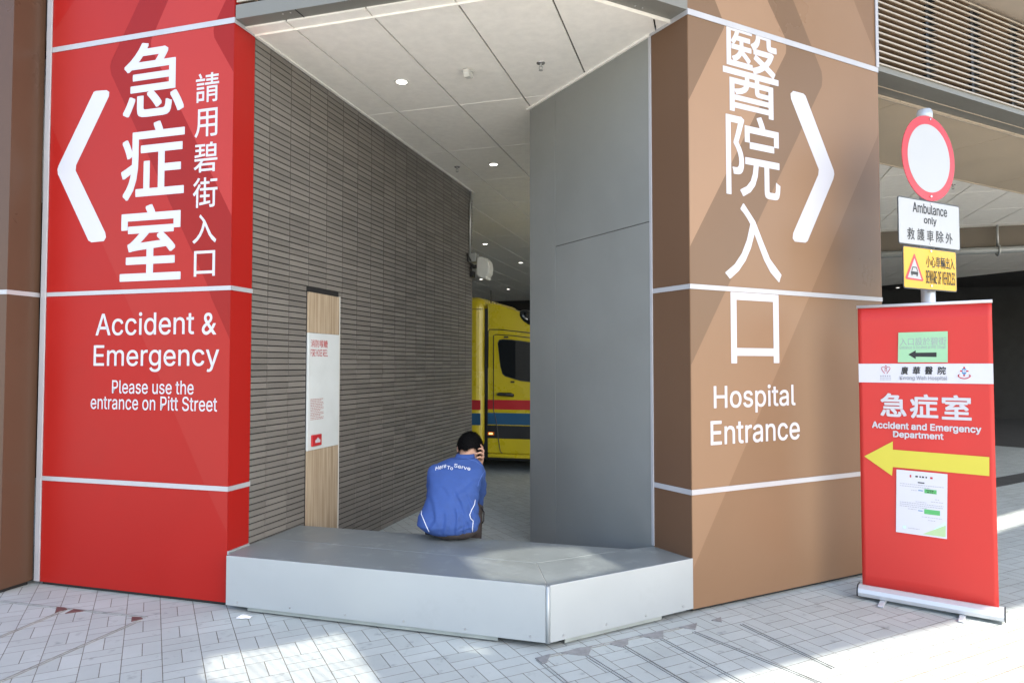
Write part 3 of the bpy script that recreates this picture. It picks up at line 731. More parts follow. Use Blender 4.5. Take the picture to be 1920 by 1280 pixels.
mb = MB(); mb.prism(Frame(p - cv * .02, cu, -UP, cv), [(-.07, .012), (.03, .012), (.03, .055), (-.05, .07), (-.075, .05)], 0, .05); mb.build('housing', M['plastic'], t, .004)

# ------------------------------------------------------------------ camera on the end of the tiled wall
pe = WT.pt(TL, 0, 0)
t = thing('wall_camera', 'white camera housing on a bracket with conduit at the end of the tiled wall', 'camera', tuple(pe + UP * 2.94))
cF = Frame(pe, hd(A_RED), UP, hd(A_RED + 90))
mb = MB(); q = WT.pt(TL - .10, 0, .02)
mb.tube([q + UP * (ZC - .02), q + UP * (ZC - .12), q + UP * (ZC - .2) - hd(A_BR) * .04, q + UP * 3.08 - hd(A_BR) * .05], .014, 10); mb.build('conduit', M['conduit'], t)
mb = MB(); mb.box(cF, -.02, .09, 2.98, 3.10, .0, .12); mb.build('junction_box', M['conduit'], t, .004)
mb = MB(); mb.box(cF, .0, .16, 2.90, 2.945, .03, .08); mb.box(cF, -.0, .05, 2.78, 2.86, .02, .11); mb.build('bracket', M['blackplastic'], t, .004)
mb = MB(); qp = [(.10, 2.80), (.10, 3.03), (.15, 3.05), (.22, 3.03), (.27, 2.98), (.285, 2.90), (.275, 2.82), (.245, 2.775), (.245, 2.735), (.17, 2.755)]
mb.prism(cF, qp, -.06, .13); mb.build('housing', M['plastic'], t, .02, 3)
mb = MB()
q = WT.pt(TL - .12, 3.02, .02); mb.tube([q + hd(A_RED) * .0 - UP * .02, q - hd(A_BR) * .22 + UP * .03 + hd(A_RED) * .03, q - hd(A_BR) * .2 - UP * .06 + hd(A_RED) * .03, q - UP * .12 + hd(A_RED) * .08], .012, 8); mb.build('cable', M['blackplastic'], t)

# ------------------------------------------------------------------ ambulance
AMo = Vector((-.08, 10.25, 0)); AM = Wall(AMo, A_RED)
t = thing('ambulance', 'yellow ambulance with red and blue side stripes parked in the bay behind the seated person', 'ambulance', tuple(AMo))
def au(px, py=700): return AM.uv(px, py)[0]
def az(px, py): return AM.uv(px, py)[1]
ug, ug2 = au(909), au(914)
zs_ = .29
U = lambda x, y: AM.uv(x, y)
rl = [U(914, 568), U(940, 573), U(975, 585), U(994, 592)]
prof = [(ug2, zs_)] + [(ug2, rl[0][1] - .02), (ug2 + .03, rl[0][1])] + rl[1:]
du_ = rl[-1][0]
prof += [(du_ + .45, rl[-1][1] - .42), (du_ + .85, 1.42), (du_ + 1.25, 1.22), (du_ + 1.42, .95), (du_ + 1.45, .42), (du_ + 1.36, zs_)]
mb = MB(); mb.prism(AM, prof, -2.0, 0); body = mb.build('cab_body', M['yel'], t, .05, 4)
# box body
ub = au(889) - 3.3
zr = az(900, 556)
mb = MB(); mb.box(AM, ub, ug, zs_ + .02, zr, -2.06, .06); mb.build('box_body', M['yel'], t, .16, 6)
mb = MB(); mb.box(AM, ug - .06, ug2 + .06, zs_ + .03, rl[0][1] - .08, -1.95, -.035); mb.build('gap_seal', M['blackplastic'], t)
mb = MB(); mb.tube([AM.pt(ug - .155, az(900, 580), .0605 - .16 + .16), AM.pt(ug - .02, az(900, 580), .045)], .004, 6); mb.box(AM, ub + .2, ug - .15, az(900, 580) - .004, az(900, 580) + .004, .055, .0625); mb.build('seam', M['blackplastic'], t)
def band(parent, x0, x1, y0, y1, m, name, d):
    a, b = au(x0), (x1 if x1 < 20 else au(x1)); zt_, zb_ = az(950, y0), az(950, y1)
    mb = MB(); mb.box(AM, a, b, zb_, zt_, d - .003, d); return mb.build(name, m, parent)
for y0, y1, m, nm in ((749.5, 767.5, M['stred'], 'stripe'), (774, 796, M['stblue'], 'stripe'), (797.5, 822, M['blackplastic'], 'rub_panel')):
    band(t, 914.8, du_ + 1.30, y0, y1, m, nm, .004)
    if nm == 'stripe':
        a = ub + .2; mb = MB(); mb.box(AM, a, au(903.5), az(900, y1), az(900, y0), .058, .064); mb.build('stripe', m, t)
# door with window
def grooves(pts, parent, r=.007, m=None, nm='door_seam', d=.003):
    mb = MB(); mb.tube([AM.pt(*AM.uv(*p), d) for p in pts], r, 6); mb.build(nm, m or M['blackplastic'], parent)
door = MB(); dpx = [(925.5, 629), (930, 627), (960, 629), (994, 633), (994, 849), (942, 849), (938, 846), (934.5, 822), (930.5, 790), (925.5, 768)]
duv = P(AM, dpx); duv = duv[:3] + [(duv[3][0] + .35, duv[3][1] - .06), (duv[4][0] + .42, duv[4][1])] + duv[5:]
door.prism(AM, duv, -.02, .003); dr = door.build('door', M['yel'], t)
grooves(dpx[5:] + dpx[:4], dr)
grooves([(914.5, 690), (915.5, 622), (918, 617.5), (940, 618), (994, 624)], t, .008)
wpx = [(933, 643), (935.5, 637), (942, 635.5), (960, 636.5), (994, 640), (994, 720), (975, 714), (947, 705.5), (942, 701), (938, 687)]
wuv = P(AM, wpx); wuv = wuv[:4] + [(wuv[4][0] + .3, wuv[4][1] - .05), (wuv[5][0] + .42, wuv[5][1] - .02)] + wuv[6:]
mb = MB(); mb.prism(AM, wuv, -.01, .007); win = mb.build('window', M['blackplastic'], dr, .004, 1)
mb = MB(); cx_ = sum(u for u, v in wuv) / len(wuv); cy_ = sum(v for u, v in wuv) / len(wuv)
mb.prism(AM, [(cx_ + (u - cx_) * .955, cy_ + (v - cy_) * .95) for u, v in wuv], .004, .0085); mb.build('pane', M['glass'], win)
hp = [AM.pt(*AM.uv(x, y), dd) for x, y, dd in ((933, 739, .004), (937, 738.5, .03), (958, 739.5, .035), (962.5, 741, .004))]
mb = MB(); mb.tube(hp, [.022, .026, .03, .024], 10); mb.build('handle', M['blackplastic'], dr)
for x0, y0, x1, y1 in ((945, 630.5, 953.5, 633.5), (957.5, 714, 965, 717.5)):
    a, b, c, d = pbox(AM, x0, y0, x1, y1); mb = MB(); mb.box(AM, a, c, b, d, .003, .012); mb.build('clip', M['blackplastic'], dr, .003)
a, b, c, d = pbox(AM, 914.5, 809, 927, 815.5); mb = MB(); mb.box(AM, a, c, b, d, .004, .014); mk = mb.build('marker_lamp', mat('orange_lens', (.6, .16, .02), .25), t, .006)
mb = MB(); e = (c - a) * .22; f_ = (d - b) * .25; mb.box(AM, a + e, c - e, b + f_, d - f_, .0142, .0155); mb.build('lit_bulb', M['orange'], mk)
# roof beacon
ca_, cb_ = AM.uv(988, 594)
mb = MB(); Xa, Ya, Za = (AM.a * .86 - AM.b * .5).normalized(), AM.n, (AM.a * .5 + AM.b * .86).normalized()
mb.ell(AM.pt(ca_ + .04, cb_ - .02, -.03), .19, .07, .10, (Xa, Ya, Za)); mb.build('beacon', M['glass'], t)
mb = MB(); mb.ell(AM.pt(ca_ + .0, cb_ - .03, .02), .035, .025, .02, (Xa, Ya, Za)); mb.build('beacon_lens', M['chrome'], t)
mb = MB(); mb.tube([AM.pt(*AM.uv(909, 566), -.3), AM.pt(AM.uv(909, 566)[0], AM.uv(909, 540)[1], -.3)], .008, 6); mb.build('aerial', M['blackplastic'], t)
mb = MB(); mb.box(AM, ub + .1, du_ + 1.3, .18, zs_ + .04, -1.9, -.12); mb.build('underbody', M['blackplastic'], t)
a = AM.uv(914, 851)[1]
mb = MB(); mb.box(AM, ug2 + .01, du_ + 1.2, a - .045, a + .012, -.06, .012); mb.build('sill', M['yel'], t, .012)
# wheels, windscreen, lights on the far nose (out of the frame but part of the vehicle)
for u in (du_ + .72, ub + .9):
    for dd in (-.12, -1.88):
        c = AM.pt(u, .34, dd); mb = MB(); mb.cone(c - AM.n * .11, c + AM.n * .11, .34, .34, 28); w_ = mb.build('wheel', M['rubber'], t, .03, 2)
        mb = MB(); k = .115 if dd > -1 else -.115; mb.cone(c + AM.n * k * .9, c + AM.n * k, .2, .18, 20); mb.build('rim', M['alu'], w_)
i_ = [(du_ + .0, rl[-1][1] - .02), (du_ + .45, rl[-1][1] - .44), (du_ + .84, 1.46)]
mb = MB(); mb.add([AM.pt(u + .012, v + .012, d) for (u, v) in i_[1:] for d in (-.12, -1.88)], [(0, 1, 3, 2)]); mb.build('windscreen', M['glass'], t)
for dd in (-.3, -1.7):
    c = AM.pt(du_ + 1.43, .86, dd); mb = MB(); mb.ell(c, .06, .16, .11, (AM.a, AM.n, UP)); mb.build('headlight', M['chrome'], t)

# ------------------------------------------------------------------ sign post
SP = Vector((3.035, 5.0, 0)); SG = Wall(SP, 63.0)
t = thing('sign_post', 'grey traffic sign pole behind the red banner with round, white and yellow plates', 'sign post', tuple(SP))
ztp = EYE + (685 - 193) / FPX * 5.0
mb = MB(); mb.cone(SP, SP + UP * 3.42, .046, .046, 24); mb.build('pole', M['gal'], t)
mb = MB(); mb.cone(SP + UP * 3.40, SP + UP * 3.455, .052, .052, 24); mb.cone(SP + UP * 3.455, SP + UP * 3.475, .052, .043, 24); mb.build('pole_cap', M['gal'], t)
D1 = .07
cu0, cv0 = SG.uv(1742, 297.5, D1); rr = SG.uv(1742, 218.5, D1)[1]; rr2 = SG.uv(1742, 376.5, D1)[1]; RS = (rr - rr2) / 2; cv0 = (rr + rr2) / 2
def disc(F, cu_, cv_, r, d0, d1, n=64):
    mb = MB(); mb.prism(F, [(cu_ + r * math.cos(2 * math.pi * i / n), cv_ + r * math.sin(2 * math.pi * i / n)) for i in range(n)], d0, d1); return mb
rs = disc(SG, cu0, cv0, RS, D1 - .004, D1).build('round_sign', M['signred'], t)
disc(SG, cu0, cv0, RS * .80, D1 + .0004, D1 + .0012).build('white_disc', M['signwhite'], rs)
def rrect(u0, v0, u1, v1, r, n=5):
    out = []
    for cx, cy, a0 in ((u1 - r, v1 - r, 0), (u0 + r, v1 - r, 90), (u0 + r, v0 + r, 180), (u1 - r, v0 + r, 270)):
        for i in range(n + 1): a = R(a0 + 90 * i / n); out.append((cx + r * math.cos(a), cy + r * math.sin(a)))
    return out
def plate(px, m, name):
    q = P2(px); u0 = (q[0][0] + q[3][0]) / 2; u1 = (q[1][0] + q[2][0]) / 2; v1 = (q[0][1] + q[1][1]) / 2; v0 = (q[2][1] + q[3][1]) / 2
    mb = MB(); mb.prism(SG, rrect(u0, v0, u1, v1, .018), D1 - .004, D1); pl = mb.build(name, M['blackplastic'], t)
    mb = MB(); mb.prism(SG, rrect(u0 + .008, v0 + .008, u1 - .008, v1 - .008, .012), D1 + .0003, D1 + .001); mb.build('face', m, pl)
    return pl, (u0, v0, u1, v1)
P2 = lambda px: [SG.uv(x, y, D1) for x, y in px]
D2 = D1 + .002
def pw(pl, items, m, **k):
    for s, x0, y0, x1, y1 in items:
        mb = MB(); fit(mb, s, SG, pbox(SG, x0, y0, x1, y1, D2), D2, **k); mb.build('lettering', m, pl, fixn=False)
w1, bxw = plate([(1683.5, 366.5), (1799.5, 387), (1799.5, 470), (1684, 457)], M['signwhite'], 'white_plate')
pw(w1, [('Ambulance', 1711.5, 384, 1775.5, 402.5), ('only', 1732.5, 407, 1756, 424)], M['black'], offset=.008)
pw(w1, [('救', 1701, 427, 1715, 449), ('護', 1720, 429, 1733.5, 451), ('車', 1738, 432, 1750.5, 453), ('除', 1755.5, 433, 1769, 455), ('外', 1773, 437, 1786, 457.5)], M['black'], offset=.004)
w2, bxy = plate([(1693, 459.5), (1793.5, 472), (1793.5, 548), (1693.5, 540)], M['signyel'], 'yellow_plate')
def tri(px, m, d, par, nm):
    mb = MB(); mb.sheet(SG, [SG.uv(x, y, d) for x, y in px], d); mb.build(nm, m, par, fixn=False)
tri([(1714, 475.5), (1715.5, 477), (1731.5, 525), (1730, 527.5), (1699, 523), (1697.5, 520)], M['signred'], D2, w2, 'warning_triangle')
tri([(1714.6, 484), (1728, 524), (1702, 519.8)], M['signwhite'], D2 + .0006, w2, 'triangle_face')
mb = MB(); dC = D2 + .0012
def cpoly(pts): mb.sheet(SG, [SG.uv(x, y, dC) for x, y in pts], dC)
cpoly([(1709, 507.5), (1710.7, 507.7), (1712.2, 501.5), (1718, 502.3), (1719.8, 509), (1721.2, 509.2), (1718.9, 500.6), (1711, 499.6)])
cpoly([(1708, 508), (1721.5, 510), (1721.5, 515.5), (1708, 513.6)])
cpoly([(1709, 513.6), (1711.2, 514), (1711.2, 516.6), (1709, 516.2)]); cpoly([(1718.4, 515), (1720.6, 515.3), (1720.6, 518), (1718.4, 517.6)])
mb.build('car_symbol', M['black'], w2, fixn=False)
pw(w2, [('小心車輛出入', 1736.5, 482, 1789.5, 503.5)], M['black'], offset=.006)
pw(w2, [('BEWARE OF VEHICLES', 1736.5, 509, 1790.5, 533.5)], M['black'], offset=.006)
for x, y in ((1743.5, 224), (1745, 368.5), (1745, 384), (1744, 457), (1744.5, 471), (1745.5, 536)):
    u, v = SG.uv(x, y, D1); mb = MB(); mb.cone(SG.pt(u, v, D1), SG.pt(u, v, D1 + .008), .009, .007, 10); mb.build('bolt', M['chrome'], t)
for z in (3.36, 2.86, 2.62, 2.38, 2.18):
    mb = MB(); mb.cone(SP + UP * (z - .012), SP + UP * (z + .012), .0495, .0495, 20); mb.box(SG, -.03, .03, z - .015, z + .015, .045, D1 - .004); mb.build('clamp', M['conduit'], t)

# ------------------------------------------------------------------ roll-up banner
BNl, BNr = Vector((2.383, 4.824, 0)), Vector((3.017, 4.357, 0))
bh = math.degrees(math.atan2((BNr - BNl).x, (BNr - BNl).y)); BN = Wall(BNl, bh); BWd = (BNr - BNl).length
t = thing('banner_stand', 'red roll-up banner stand with big yellow arrow standing before the brown pillar', 'banner', tuple((BNl + BNr) / 2))
ul, ur = BN.uv(1612, 800)[0], BN.uv(1865, 800)[0]
ztb = 2.0
def bend(u, z): return .006 * math.sin((u - ul) / (ur - ul) * math.pi) + .0035 * math.sin(u * 13 + z * 1.1) * min(1, z)
mb = MB(); nu, nv = 28, 20
vs = [BN.pt(ul + (ur - ul) * i / nu, .075 + (ztb - .075) * j / nv, bend(ul + (ur - ul) * i / nu, .075 + (ztb - .075) * j / nv) * .35) for j in range(nv + 1) for i in range(nu + 1)]
fs = [(j * (nu + 1) + i, j * (nu + 1) + i + 1, (j + 1) * (nu + 1) + i + 1, (j + 1) * (nu + 1) + i) for j in range(nv) for i in range(nu)]
mb.add(vs, fs, 0, True); fab = mb.build('banner_sheet', M['banner'], t, fixn=False)
so_ = fab.modifiers.new('solid', 'SOLIDIFY'); so_.thickness = .0012; so_.offset = -1
mb = MB(); mb.tube([BN.pt(ul - .006, ztb + .006, 0), BN.pt(ur + .004, ztb + .006, 0)], .011, 12); mb.build('top_rail', M['alu'], t)
mb = MB(); mb.tube([BN.pt((ul + ur) / 2, .05, -.03), BN.pt((ul + ur) / 2, ztb, -.016)], .011, 10); mb.build('support_pole', M['alu'], t)
bprof = [(-.055, .03), (-.055, .075), (-.03, .094), (.02, .094), (.05, .075), (.058, .05), (.05, .024), (-.04, .02)]
BP = Frame(BN.o + BN.a * (ul - .022), BN.n, UP, BN.a)
mb = MB(); mb.prism(BP, bprof, 0, ur - ul + .05); mb.build('base', M['alu'], t, .004)
for e0_, e1_ in ((-.006, -.0005), (ur - ul + .0505, ur - ul + .056)):
    mb = MB(); mb.prism(BP, [(x * 1.03, z + (.002 if z > .06 else -.002)) for x, z in bprof], e0_, e1_); mb.build('end_cap', M['blackplastic'], t)
for u in (ul + .13, ur - .19):
    mb = MB(); mb.prism(Frame(BN.pt(u, 0, 0), BN.n, UP, BN.a), [(-.13, .0), (.13, .0), (.15, .006), (.14, .014), (.05, .021), (-.05, .021), (-.14, .014), (-.15, .006)], -.017, .017); mb.build('foot', M['alu'], t, .003)
DB = .0048
def bw_(items, m, par=fab, d=DB, **k):
    for s, x0, y0, x1, y1 in items:
        mb = MB(); fit(mb, s, BN, pbox(BN, x0, y0, x1, y1, d), d, **k); mb.build('lettering', m, par, fixn=False)
def bpoly(pts, m, nm, par=fab, d=DB):
    mb = MB(); mb.sheet(BN, [BN.uv(x, y, d) for x, y in pts], d); return mb.build(nm, m, par, fixn=False)
v1_, v0_ = BN.uv(1740, 681.5)[1], BN.uv(1740, 718)[1]
mb = MB(); mb.sheet(BN, [(ul, v0_), (ur, v0_), (ur, v1_), (ul, v1_)], DB - .0012); wb_ = mb.build('white_band', M['paper'], fab, fixn=False)
for s, x0, x1 in (('廣', 1689, 1703), ('華', 1711, 1726), ('醫', 1734, 1749), ('院', 1757.5, 1774)):
    bw_([(s, x0, 687, x1, 702)], M['black'], wb_, offset=.02, shear=.12)
bw_([('Kwong Wah Hospital', 1687, 704.5, 1776, 714)], M['inkgrey'], wb_, offset=.012)
# emblems: heart with a figure, and a shield with a cross over a ribbon
def btube(pts, r, m, nm, par, closed=False):
    mb = MB(); q = [BN.pt(*BN.uv(x, y, DB), DB) for x, y in pts]
    if closed: q.append(q[0])
    mb.tube(q, r, 6); mb.build(nm, m, par)
btube([(1659, 700), (1653.5, 693), (1653, 689.5), (1655, 687.5), (1658, 687.7), (1660.9, 690)], .0017, M['inkred'], 'heart_emblem', wb_)
btube([(1662.8, 700), (1668, 693), (1669, 689.5), (1667, 687.5), (1664, 687.7), (1661.2, 690)], .0017, M['inkred'], 'heart_emblem', wb_)
btube([(1659.6, 690.5), (1662.4, 690.5), (1662.4, 696), (1659.6, 696)], .0013, M['inkred'], 'heart_emblem', wb_, True)
bpoly([(1659.8, 685), (1661, 684.5), (1662.3, 685), (1662.3, 687), (1661, 687.6), (1659.8, 687)], M['inkred'], 'heart_emblem', wb_)
mb = MB()
for k, yy in enumerate((703.5, 707.2, 710.6)):
    for x in range(5 if k == 0 else 8):
        st_ = 21 / (5 if k == 0 else 8); u0, v0, u1, v1 = pbox(BN, 1650.5 + x * st_, yy, 1650.5 + x * st_ + st_ * .55, yy + (2.2 if k == 0 else 1.5), DB); mb.sheet(BN, [(u0, v0), (u1, v0), (u1, v1), (u0, v1)], DB)
mb.build('fine_print', M['inkgrey'], wb_, fixn=False)
bpoly([(1799.3, 687.2), (1816.5, 687.6), (1816.5, 697), (1813, 702), (1808, 704.5), (1803, 702), (1799.3, 697)], mat('shield_grey', (.62, .64, .68), .6), 'crest_shield', wb_, DB - .0004)
bpoly([(1806, 687.5), (1809.5, 687.6), (1809.5, 705), (1806, 705)], M['inkred'], 'crest_cross', wb_); bpoly([(1800, 693.8), (1816, 694.2), (1816, 697), (1800, 696.7)], M['inkred'], 'crest_cross', wb_)
bpoly([(1804, 690.8), (1811.5, 691), (1812, 700), (1808, 702.5), (1803.8, 700)], M['inkblue'], 'crest_centre', wb_, DB + .0005)
bpoly([(1805.2, 693), (1807.4, 693), (1807.4, 698), (1805.2, 698)], M['paper'], 'crest_centre', wb_, DB + .001); bpoly([(1808.4, 693), (1810.6, 693), (1810.6, 698), (1808.4, 698)], M['paper'], 'crest_centre', wb_, DB + .001)
btube([(1796, 704), (1798.5, 701.5), (1797, 705.5), (1802, 708.5), (1808, 709.6), (1814, 708.8), (1819, 706), (1817.5, 702), (1820.5, 704.5)], .0032, M['inkred'], 'crest_ribbon', wb_)
bw_([('急', 1650.5, 737, 1699.5, 781), ('症', 1706, 739, 1759, 784.5), ('室', 1765.5, 740.5, 1821.5, 787)], M['white'], offset=.020)
bw_([('Accident and Emergency', 1635, 793.5, 1840, 810), ('Department', 1674.5, 809.5, 1769, 824.5)], M['white'], offset=.022)
bpoly([(1620.5, 855), (1674, 827), (1674, 842.5), (1855, 856.5), (1855, 892), (1674, 875), (1672.5, 891.5)], M['banyel'], 'arrow_mark')
# notices taped on the banner
def notice(px, m, name, label, d=.0065):
    q = [BN.uv(x, y, d) for x, y in px]; mb = MB(); mb.prism(BN, q, d - .0006, d); o = mb.build(name, m); return tag(recenter(o, BN.pt(*q[3], d)), label, 'notice'), q
def npoly(par, px, m, nm, d=.0072):
    mb = MB(); mb.sheet(BN, [BN.uv(x, y, d) for x, y in px], d); return mb.build(nm, m, par, fixn=False)
n1, q1 = notice([(1683.5, 679), (1777, 679), (1777, 620.8), (1684.5, 623.5)], M['papergreen'], 'paper_notice', 'green paper notice with black left arrow taped high on the red banner')
for s, x0, y0, x1, y1, m in (('入口設於碧街', 1687, 632.5, 1774, 647), ) and [('入口設於碧街', 1687, 632.5, 1774, 647, M['inkgrey']), ('Entrance is located at Pitt Street', 1687, 647.5, 1773.5, 654, M['inkgrey'])]:
    mb = MB(); fit(mb, s, BN, pbox(BN, x0, y0, x1, y1, .0072), .0072); mb.build('lettering', m, n1, fixn=False)
npoly(n1, [(1703, 664.5), (1717, 656.5), (1717, 661), (1756, 660.5), (1756, 669), (1717, 668.5), (1717, 673)], M['black'], 'arrow_mark')
n2, q2 = notice([(1680, 996.5), (1775.5, 1010), (1776.5, 888.5), (1681, 879.5)], M['paper'], 'paper_notice', 'white printed paper notice taped below the yellow arrow on the red banner')
def lerp(a, b, f): return (a[0] + (b[0] - a[0]) * f, a[1] + (b[1] - a[1]) * f)
def nq(fx, fy):   # position on the sheet, fx from left, fy from top
    c = [(1680, 996.5), (1775.5, 1010), (1776.5, 888.5), (1681, 879.5)]
    return lerp(lerp(c[3], c[2], fx), lerp(c[0], c[1], fx), fy)
def nline(mb, fx0, fx1, fy, h=.008, d=.0072, broken=True):
    x = fx0
    while x < fx1:
        l = random.uniform(.02, .05) if broken else fx1 - fx0; e = min(x + l, fx1)
        mb.sheet(BN, [BN.uv(*nq(a, b), d) for a, b in ((x, fy + h), (e, fy + h), (e, fy), (x, fy))], d); x = e + .012
mb = MB()
for a, b, c in ((.07, .93, .21), (.07, .66, .245), (.29, .40, .30), (.76, .84, .41), (.68, .92, .45), (.38, .60, .475), (.07, .93, .505), (.07, .93, .535), (.07, .60, .565), (.23, .40, .60), (.5, .9, .70), (.63, .78, .745), (.24, .46, .905)): nline(mb, a, b, c)
mb.build('fine_print', M['inkgrey'], n2, fixn=False)
for a, b, c, h_q in ((.42, .55, .165, .018), (.37, .42, .07, .025), (.45, .48, .07, .025), (.50, .54, .07, .025), (.57, .60, .07, .025)):
    mb = MB(); nline(mb, a, b, c, h_q, broken=False); mb.build('heading', M['black'], n2, fixn=False)
def nrect(fx0, fy0, fx1, fy1, m, nm, d=.0075): npoly(n2, [nq(fx0, fy1), nq(fx1, fy1), nq(fx1, fy0), nq(fx0, fy0)], m, nm, d)
nrect(.55, .265, .79, .33, M['inkgreen'], 'green_box'); nrect(.55, .58, .86, .655, M['inkgreen'], 'green_box')
mb = MB(); nline(mb, .59, .73, .277, .014, .008); nline(mb, .60, .75, .305, .012, .008); mb.build('fine_print', M['black'], n2, fixn=False)
nrect(.43, .29, .52, .305, M['inkblue'], 'blue_dash'); nrect(.43, .608, .52, .622, M['inkblue'], 'blue_dash')
nrect(.26, .065, .29, .105, M['inkred'], 'emblem'); nrect(.66, .07, .71, .10, M['inkred'], 'emblem'); nrect(.13, .88, .2, .93, M['paleblue'], 'emblem')
npoly(n2, [nq(.52, .975), nq(.975, .975), nq(.975, .79)], M['palegreen'], 'corner_art'); npoly(n2, [nq(.72, .975), nq(.975, .86), nq(.975, .73), nq(.75, .87)], M['paleblue'], 'corner_art', .0070)

# ------------------------------------------------------------------ the seated person
P0 = Vector((-.43, 5.02, HB)); PH = -8.0
pf, pr = hd(PH), hd(PH + 90)
def L_(x, f, z): return P0 + pr * x + pf * f + UP * z
AX = (pr, pf, UP)
def remesh(mb, vox, it=6, name='skin', fac=.5):
    me = mb.mesh('tmp'); o = bpy.data.objects.new('tmp', me); C.objects.link(o)
    m = o.modifiers.new('r', 'REMESH'); m.mode = 'VOXEL'; m.voxel_size = vox; m.use_smooth_shade = True
    s = o.modifiers.new('s', 'SMOOTH'); s.factor = fac; s.iterations = it
    dg = bpy.context.evaluated_depsgraph_get(); r = bpy.data.meshes.new_from_object(o.evaluated_get(dg)); r.name = name
    for p in r.polygons: p.use_smooth = True
    bpy.data.objects.remove(o); bpy.data.meshes.remove(me); return r
# body: one continuous skin surface
b_ = MB()
HC = L_(.147, .295, .612)                                   # head centre, bowed forward
hz = (UP * .80 + pf * .55 + pr * .12).normalized(); hx = (pr - hz * pr.dot(hz)).normalized(); hy = hz.cross(hx).normalized()
HA = (hx, hy, hz)
b_.ell(HC, .084, .100, .106, HA, 24, 16)
b_.ell(HC + hy * .035 - hz * .075, .055, .06, .06, HA, 18, 12)      # jaw
b_.ell(HC + hy * .105 - hz * .03, .012, .018, .025, HA, 10, 8)      # nose
for sx in (-1, 1): b_.ell(HC + hx * (.088 * sx) - hz * .02 - hy * .005, .012, .022, .034, HA, 10, 8)
b_.capsule(L_(.10, .235, .53), HC - hz * .05 - hy * .02, .056, .052)
b_.capsule(L_(.0, .03, .12), L_(.03, .12, .38), .10, .10); b_.capsule(L_(.03, .12, .38), L_(.09, .225, .51), .10, .05)
el_r, wr_r, sh_r = L_(.205, .40, .155), L_(.222, .295, .490), L_(.185, .16, .455)
el_l, wr_l, sh_l = L_(-.10, .42, .17), L_(.085, .40, .47), L_(-.115, .14, .43)
for sh, el, wr in ((sh_r, el_r, wr_r), (sh_l, el_l, wr_l)):
    b_.capsule(sh, el, .048, .038); b_.capsule(el, wr, .038, .026)
def hand(wr, pts, palm):
    b_.ell(palm, .022, .034, .042, AX, 14, 10); b_.capsule(wr, palm, .026, .028, 12)
    for k, (q, r) in enumerate(pts):
        for a, b, ra, rb in zip(q, q[1:], r, r[1:]): b_.capsule(a, b, ra, rb, 10)
hand(wr_r, [([L_(.236, .275, .585), L_(.240, .252, .618), L_(.222, .228, .640), L_(.200, .216, .640)], (.0105, .0098, .0088, .0078)),
            ([L_(.243, .268, .568), L_(.247, .240, .596), L_(.226, .214, .616), L_(.196, .203, .612)], (.0108, .0100, .0090, .0080)),
            ([L_(.242, .262, .548), L_(.244, .233, .570), L_(.220, .208, .586), L_(.188, .200, .578)], (.0105, .0098, .0088, .0078)),
            ([L_(.236, .258, .528), L_(.236, .232, .543), L_(.215, .212, .553), L_(.190, .206, .545)], (.0092, .0086, .0078, .0070)),
            ([L_(.222, .315, .535), L_(.228, .345, .565), L_(.222, .362, .598)], (.012, .011, .009))], L_(.232, .285, .545))
hand(wr_l, [([L_(.085, .405 - .02 * i, .52 - .012 * i), L_(.085, .39 - .02 * i, .555 - .01 * i), L_(.095, .375 - .015 * i, .585 - .012 * i)], (.0105, .0098, .0085)) for i in range(4)]
     + [([L_(.09, .425, .50), L_(.10, .44, .53), L_(.11, .445, .555)], (.012, .011, .009))], L_(.085, .40, .50))
hips = [(-.095, .0, .10), (.095, .0, .10)]
kn = [(-.125, .43, .12), (.185, .40, .135)]; ank = [(-.12, .46, -.275), (.19, .45, -.275)]
for h, k, a in zip(hips, kn, ank):
    b_.capsule(L_(*h), L_(*k), .085, .06); b_.capsule(L_(*k), L_(*a), .055, .04)
me = remesh(b_, .0052, 3, 'person'); me.materials.append(M['skin'])
person = tag(recenter(link('person', me), P0), 'person in a blue shirt sitting hunched on the bench with one hand on the head', 'person')
# hair cap with short strands
h_ = MB(); h_.ell(HC + hz * .006 - hy * .014, .096, .108, .112, HA, 28, 18)
hm = remesh(h_, .006, 2, 'hair')
import bmesh
bm = bmesh.new(); bm.from_mesh(hm)
kill = [v for v in bm.verts if ((v.co - HC).dot(hz) < -.066 + .010 * math.sin(60 * (v.co - HC).dot(hx)) and (v.co - HC).dot(hy) < .03) or ((v.co - HC).dot(hy) > .03 and (v.co - HC).dot(hz) < .04)]
bmesh.ops.delete(bm, geom=kill, context='VERTS')
base_v = [(v.co.copy(), v.normal.copy()) for v in bm.verts]; bm.to_mesh(hm); bm.free()
tv, tf = [], []
for co_, no in base_v:
    for _ in range(2):
        jit = Vector((random.uniform(-1, 1), random.uniform(-1, 1), random.uniform(-1, 1)))
        root = co_ + jit * .003; dirn = (no * .55 - hz * .55 + jit * .45).normalized()
        sd = dirn.cross(no + jit * .3).normalized() * .0011; ln = random.uniform(.008, .017); k = len(tv)
        tv += [root - sd, root + sd, root + dirn * ln]; tf.append((k, k + 1, k + 2))
k0 = len(hm.vertices); allv = [tuple(v.co) for v in hm.vertices] + [tuple(v) for v in tv]
allf = [list(p.vertices) for p in hm.polygons] + [[i + k0 for i in f] for f in tf]
hm2 = bpy.data.meshes.new('hair'); hm2.from_pydata(allv, [], allf); hm2.materials.append(M['hair'])
for p in hm2.polygons: p.use_smooth = True
link('hair', hm2, person)
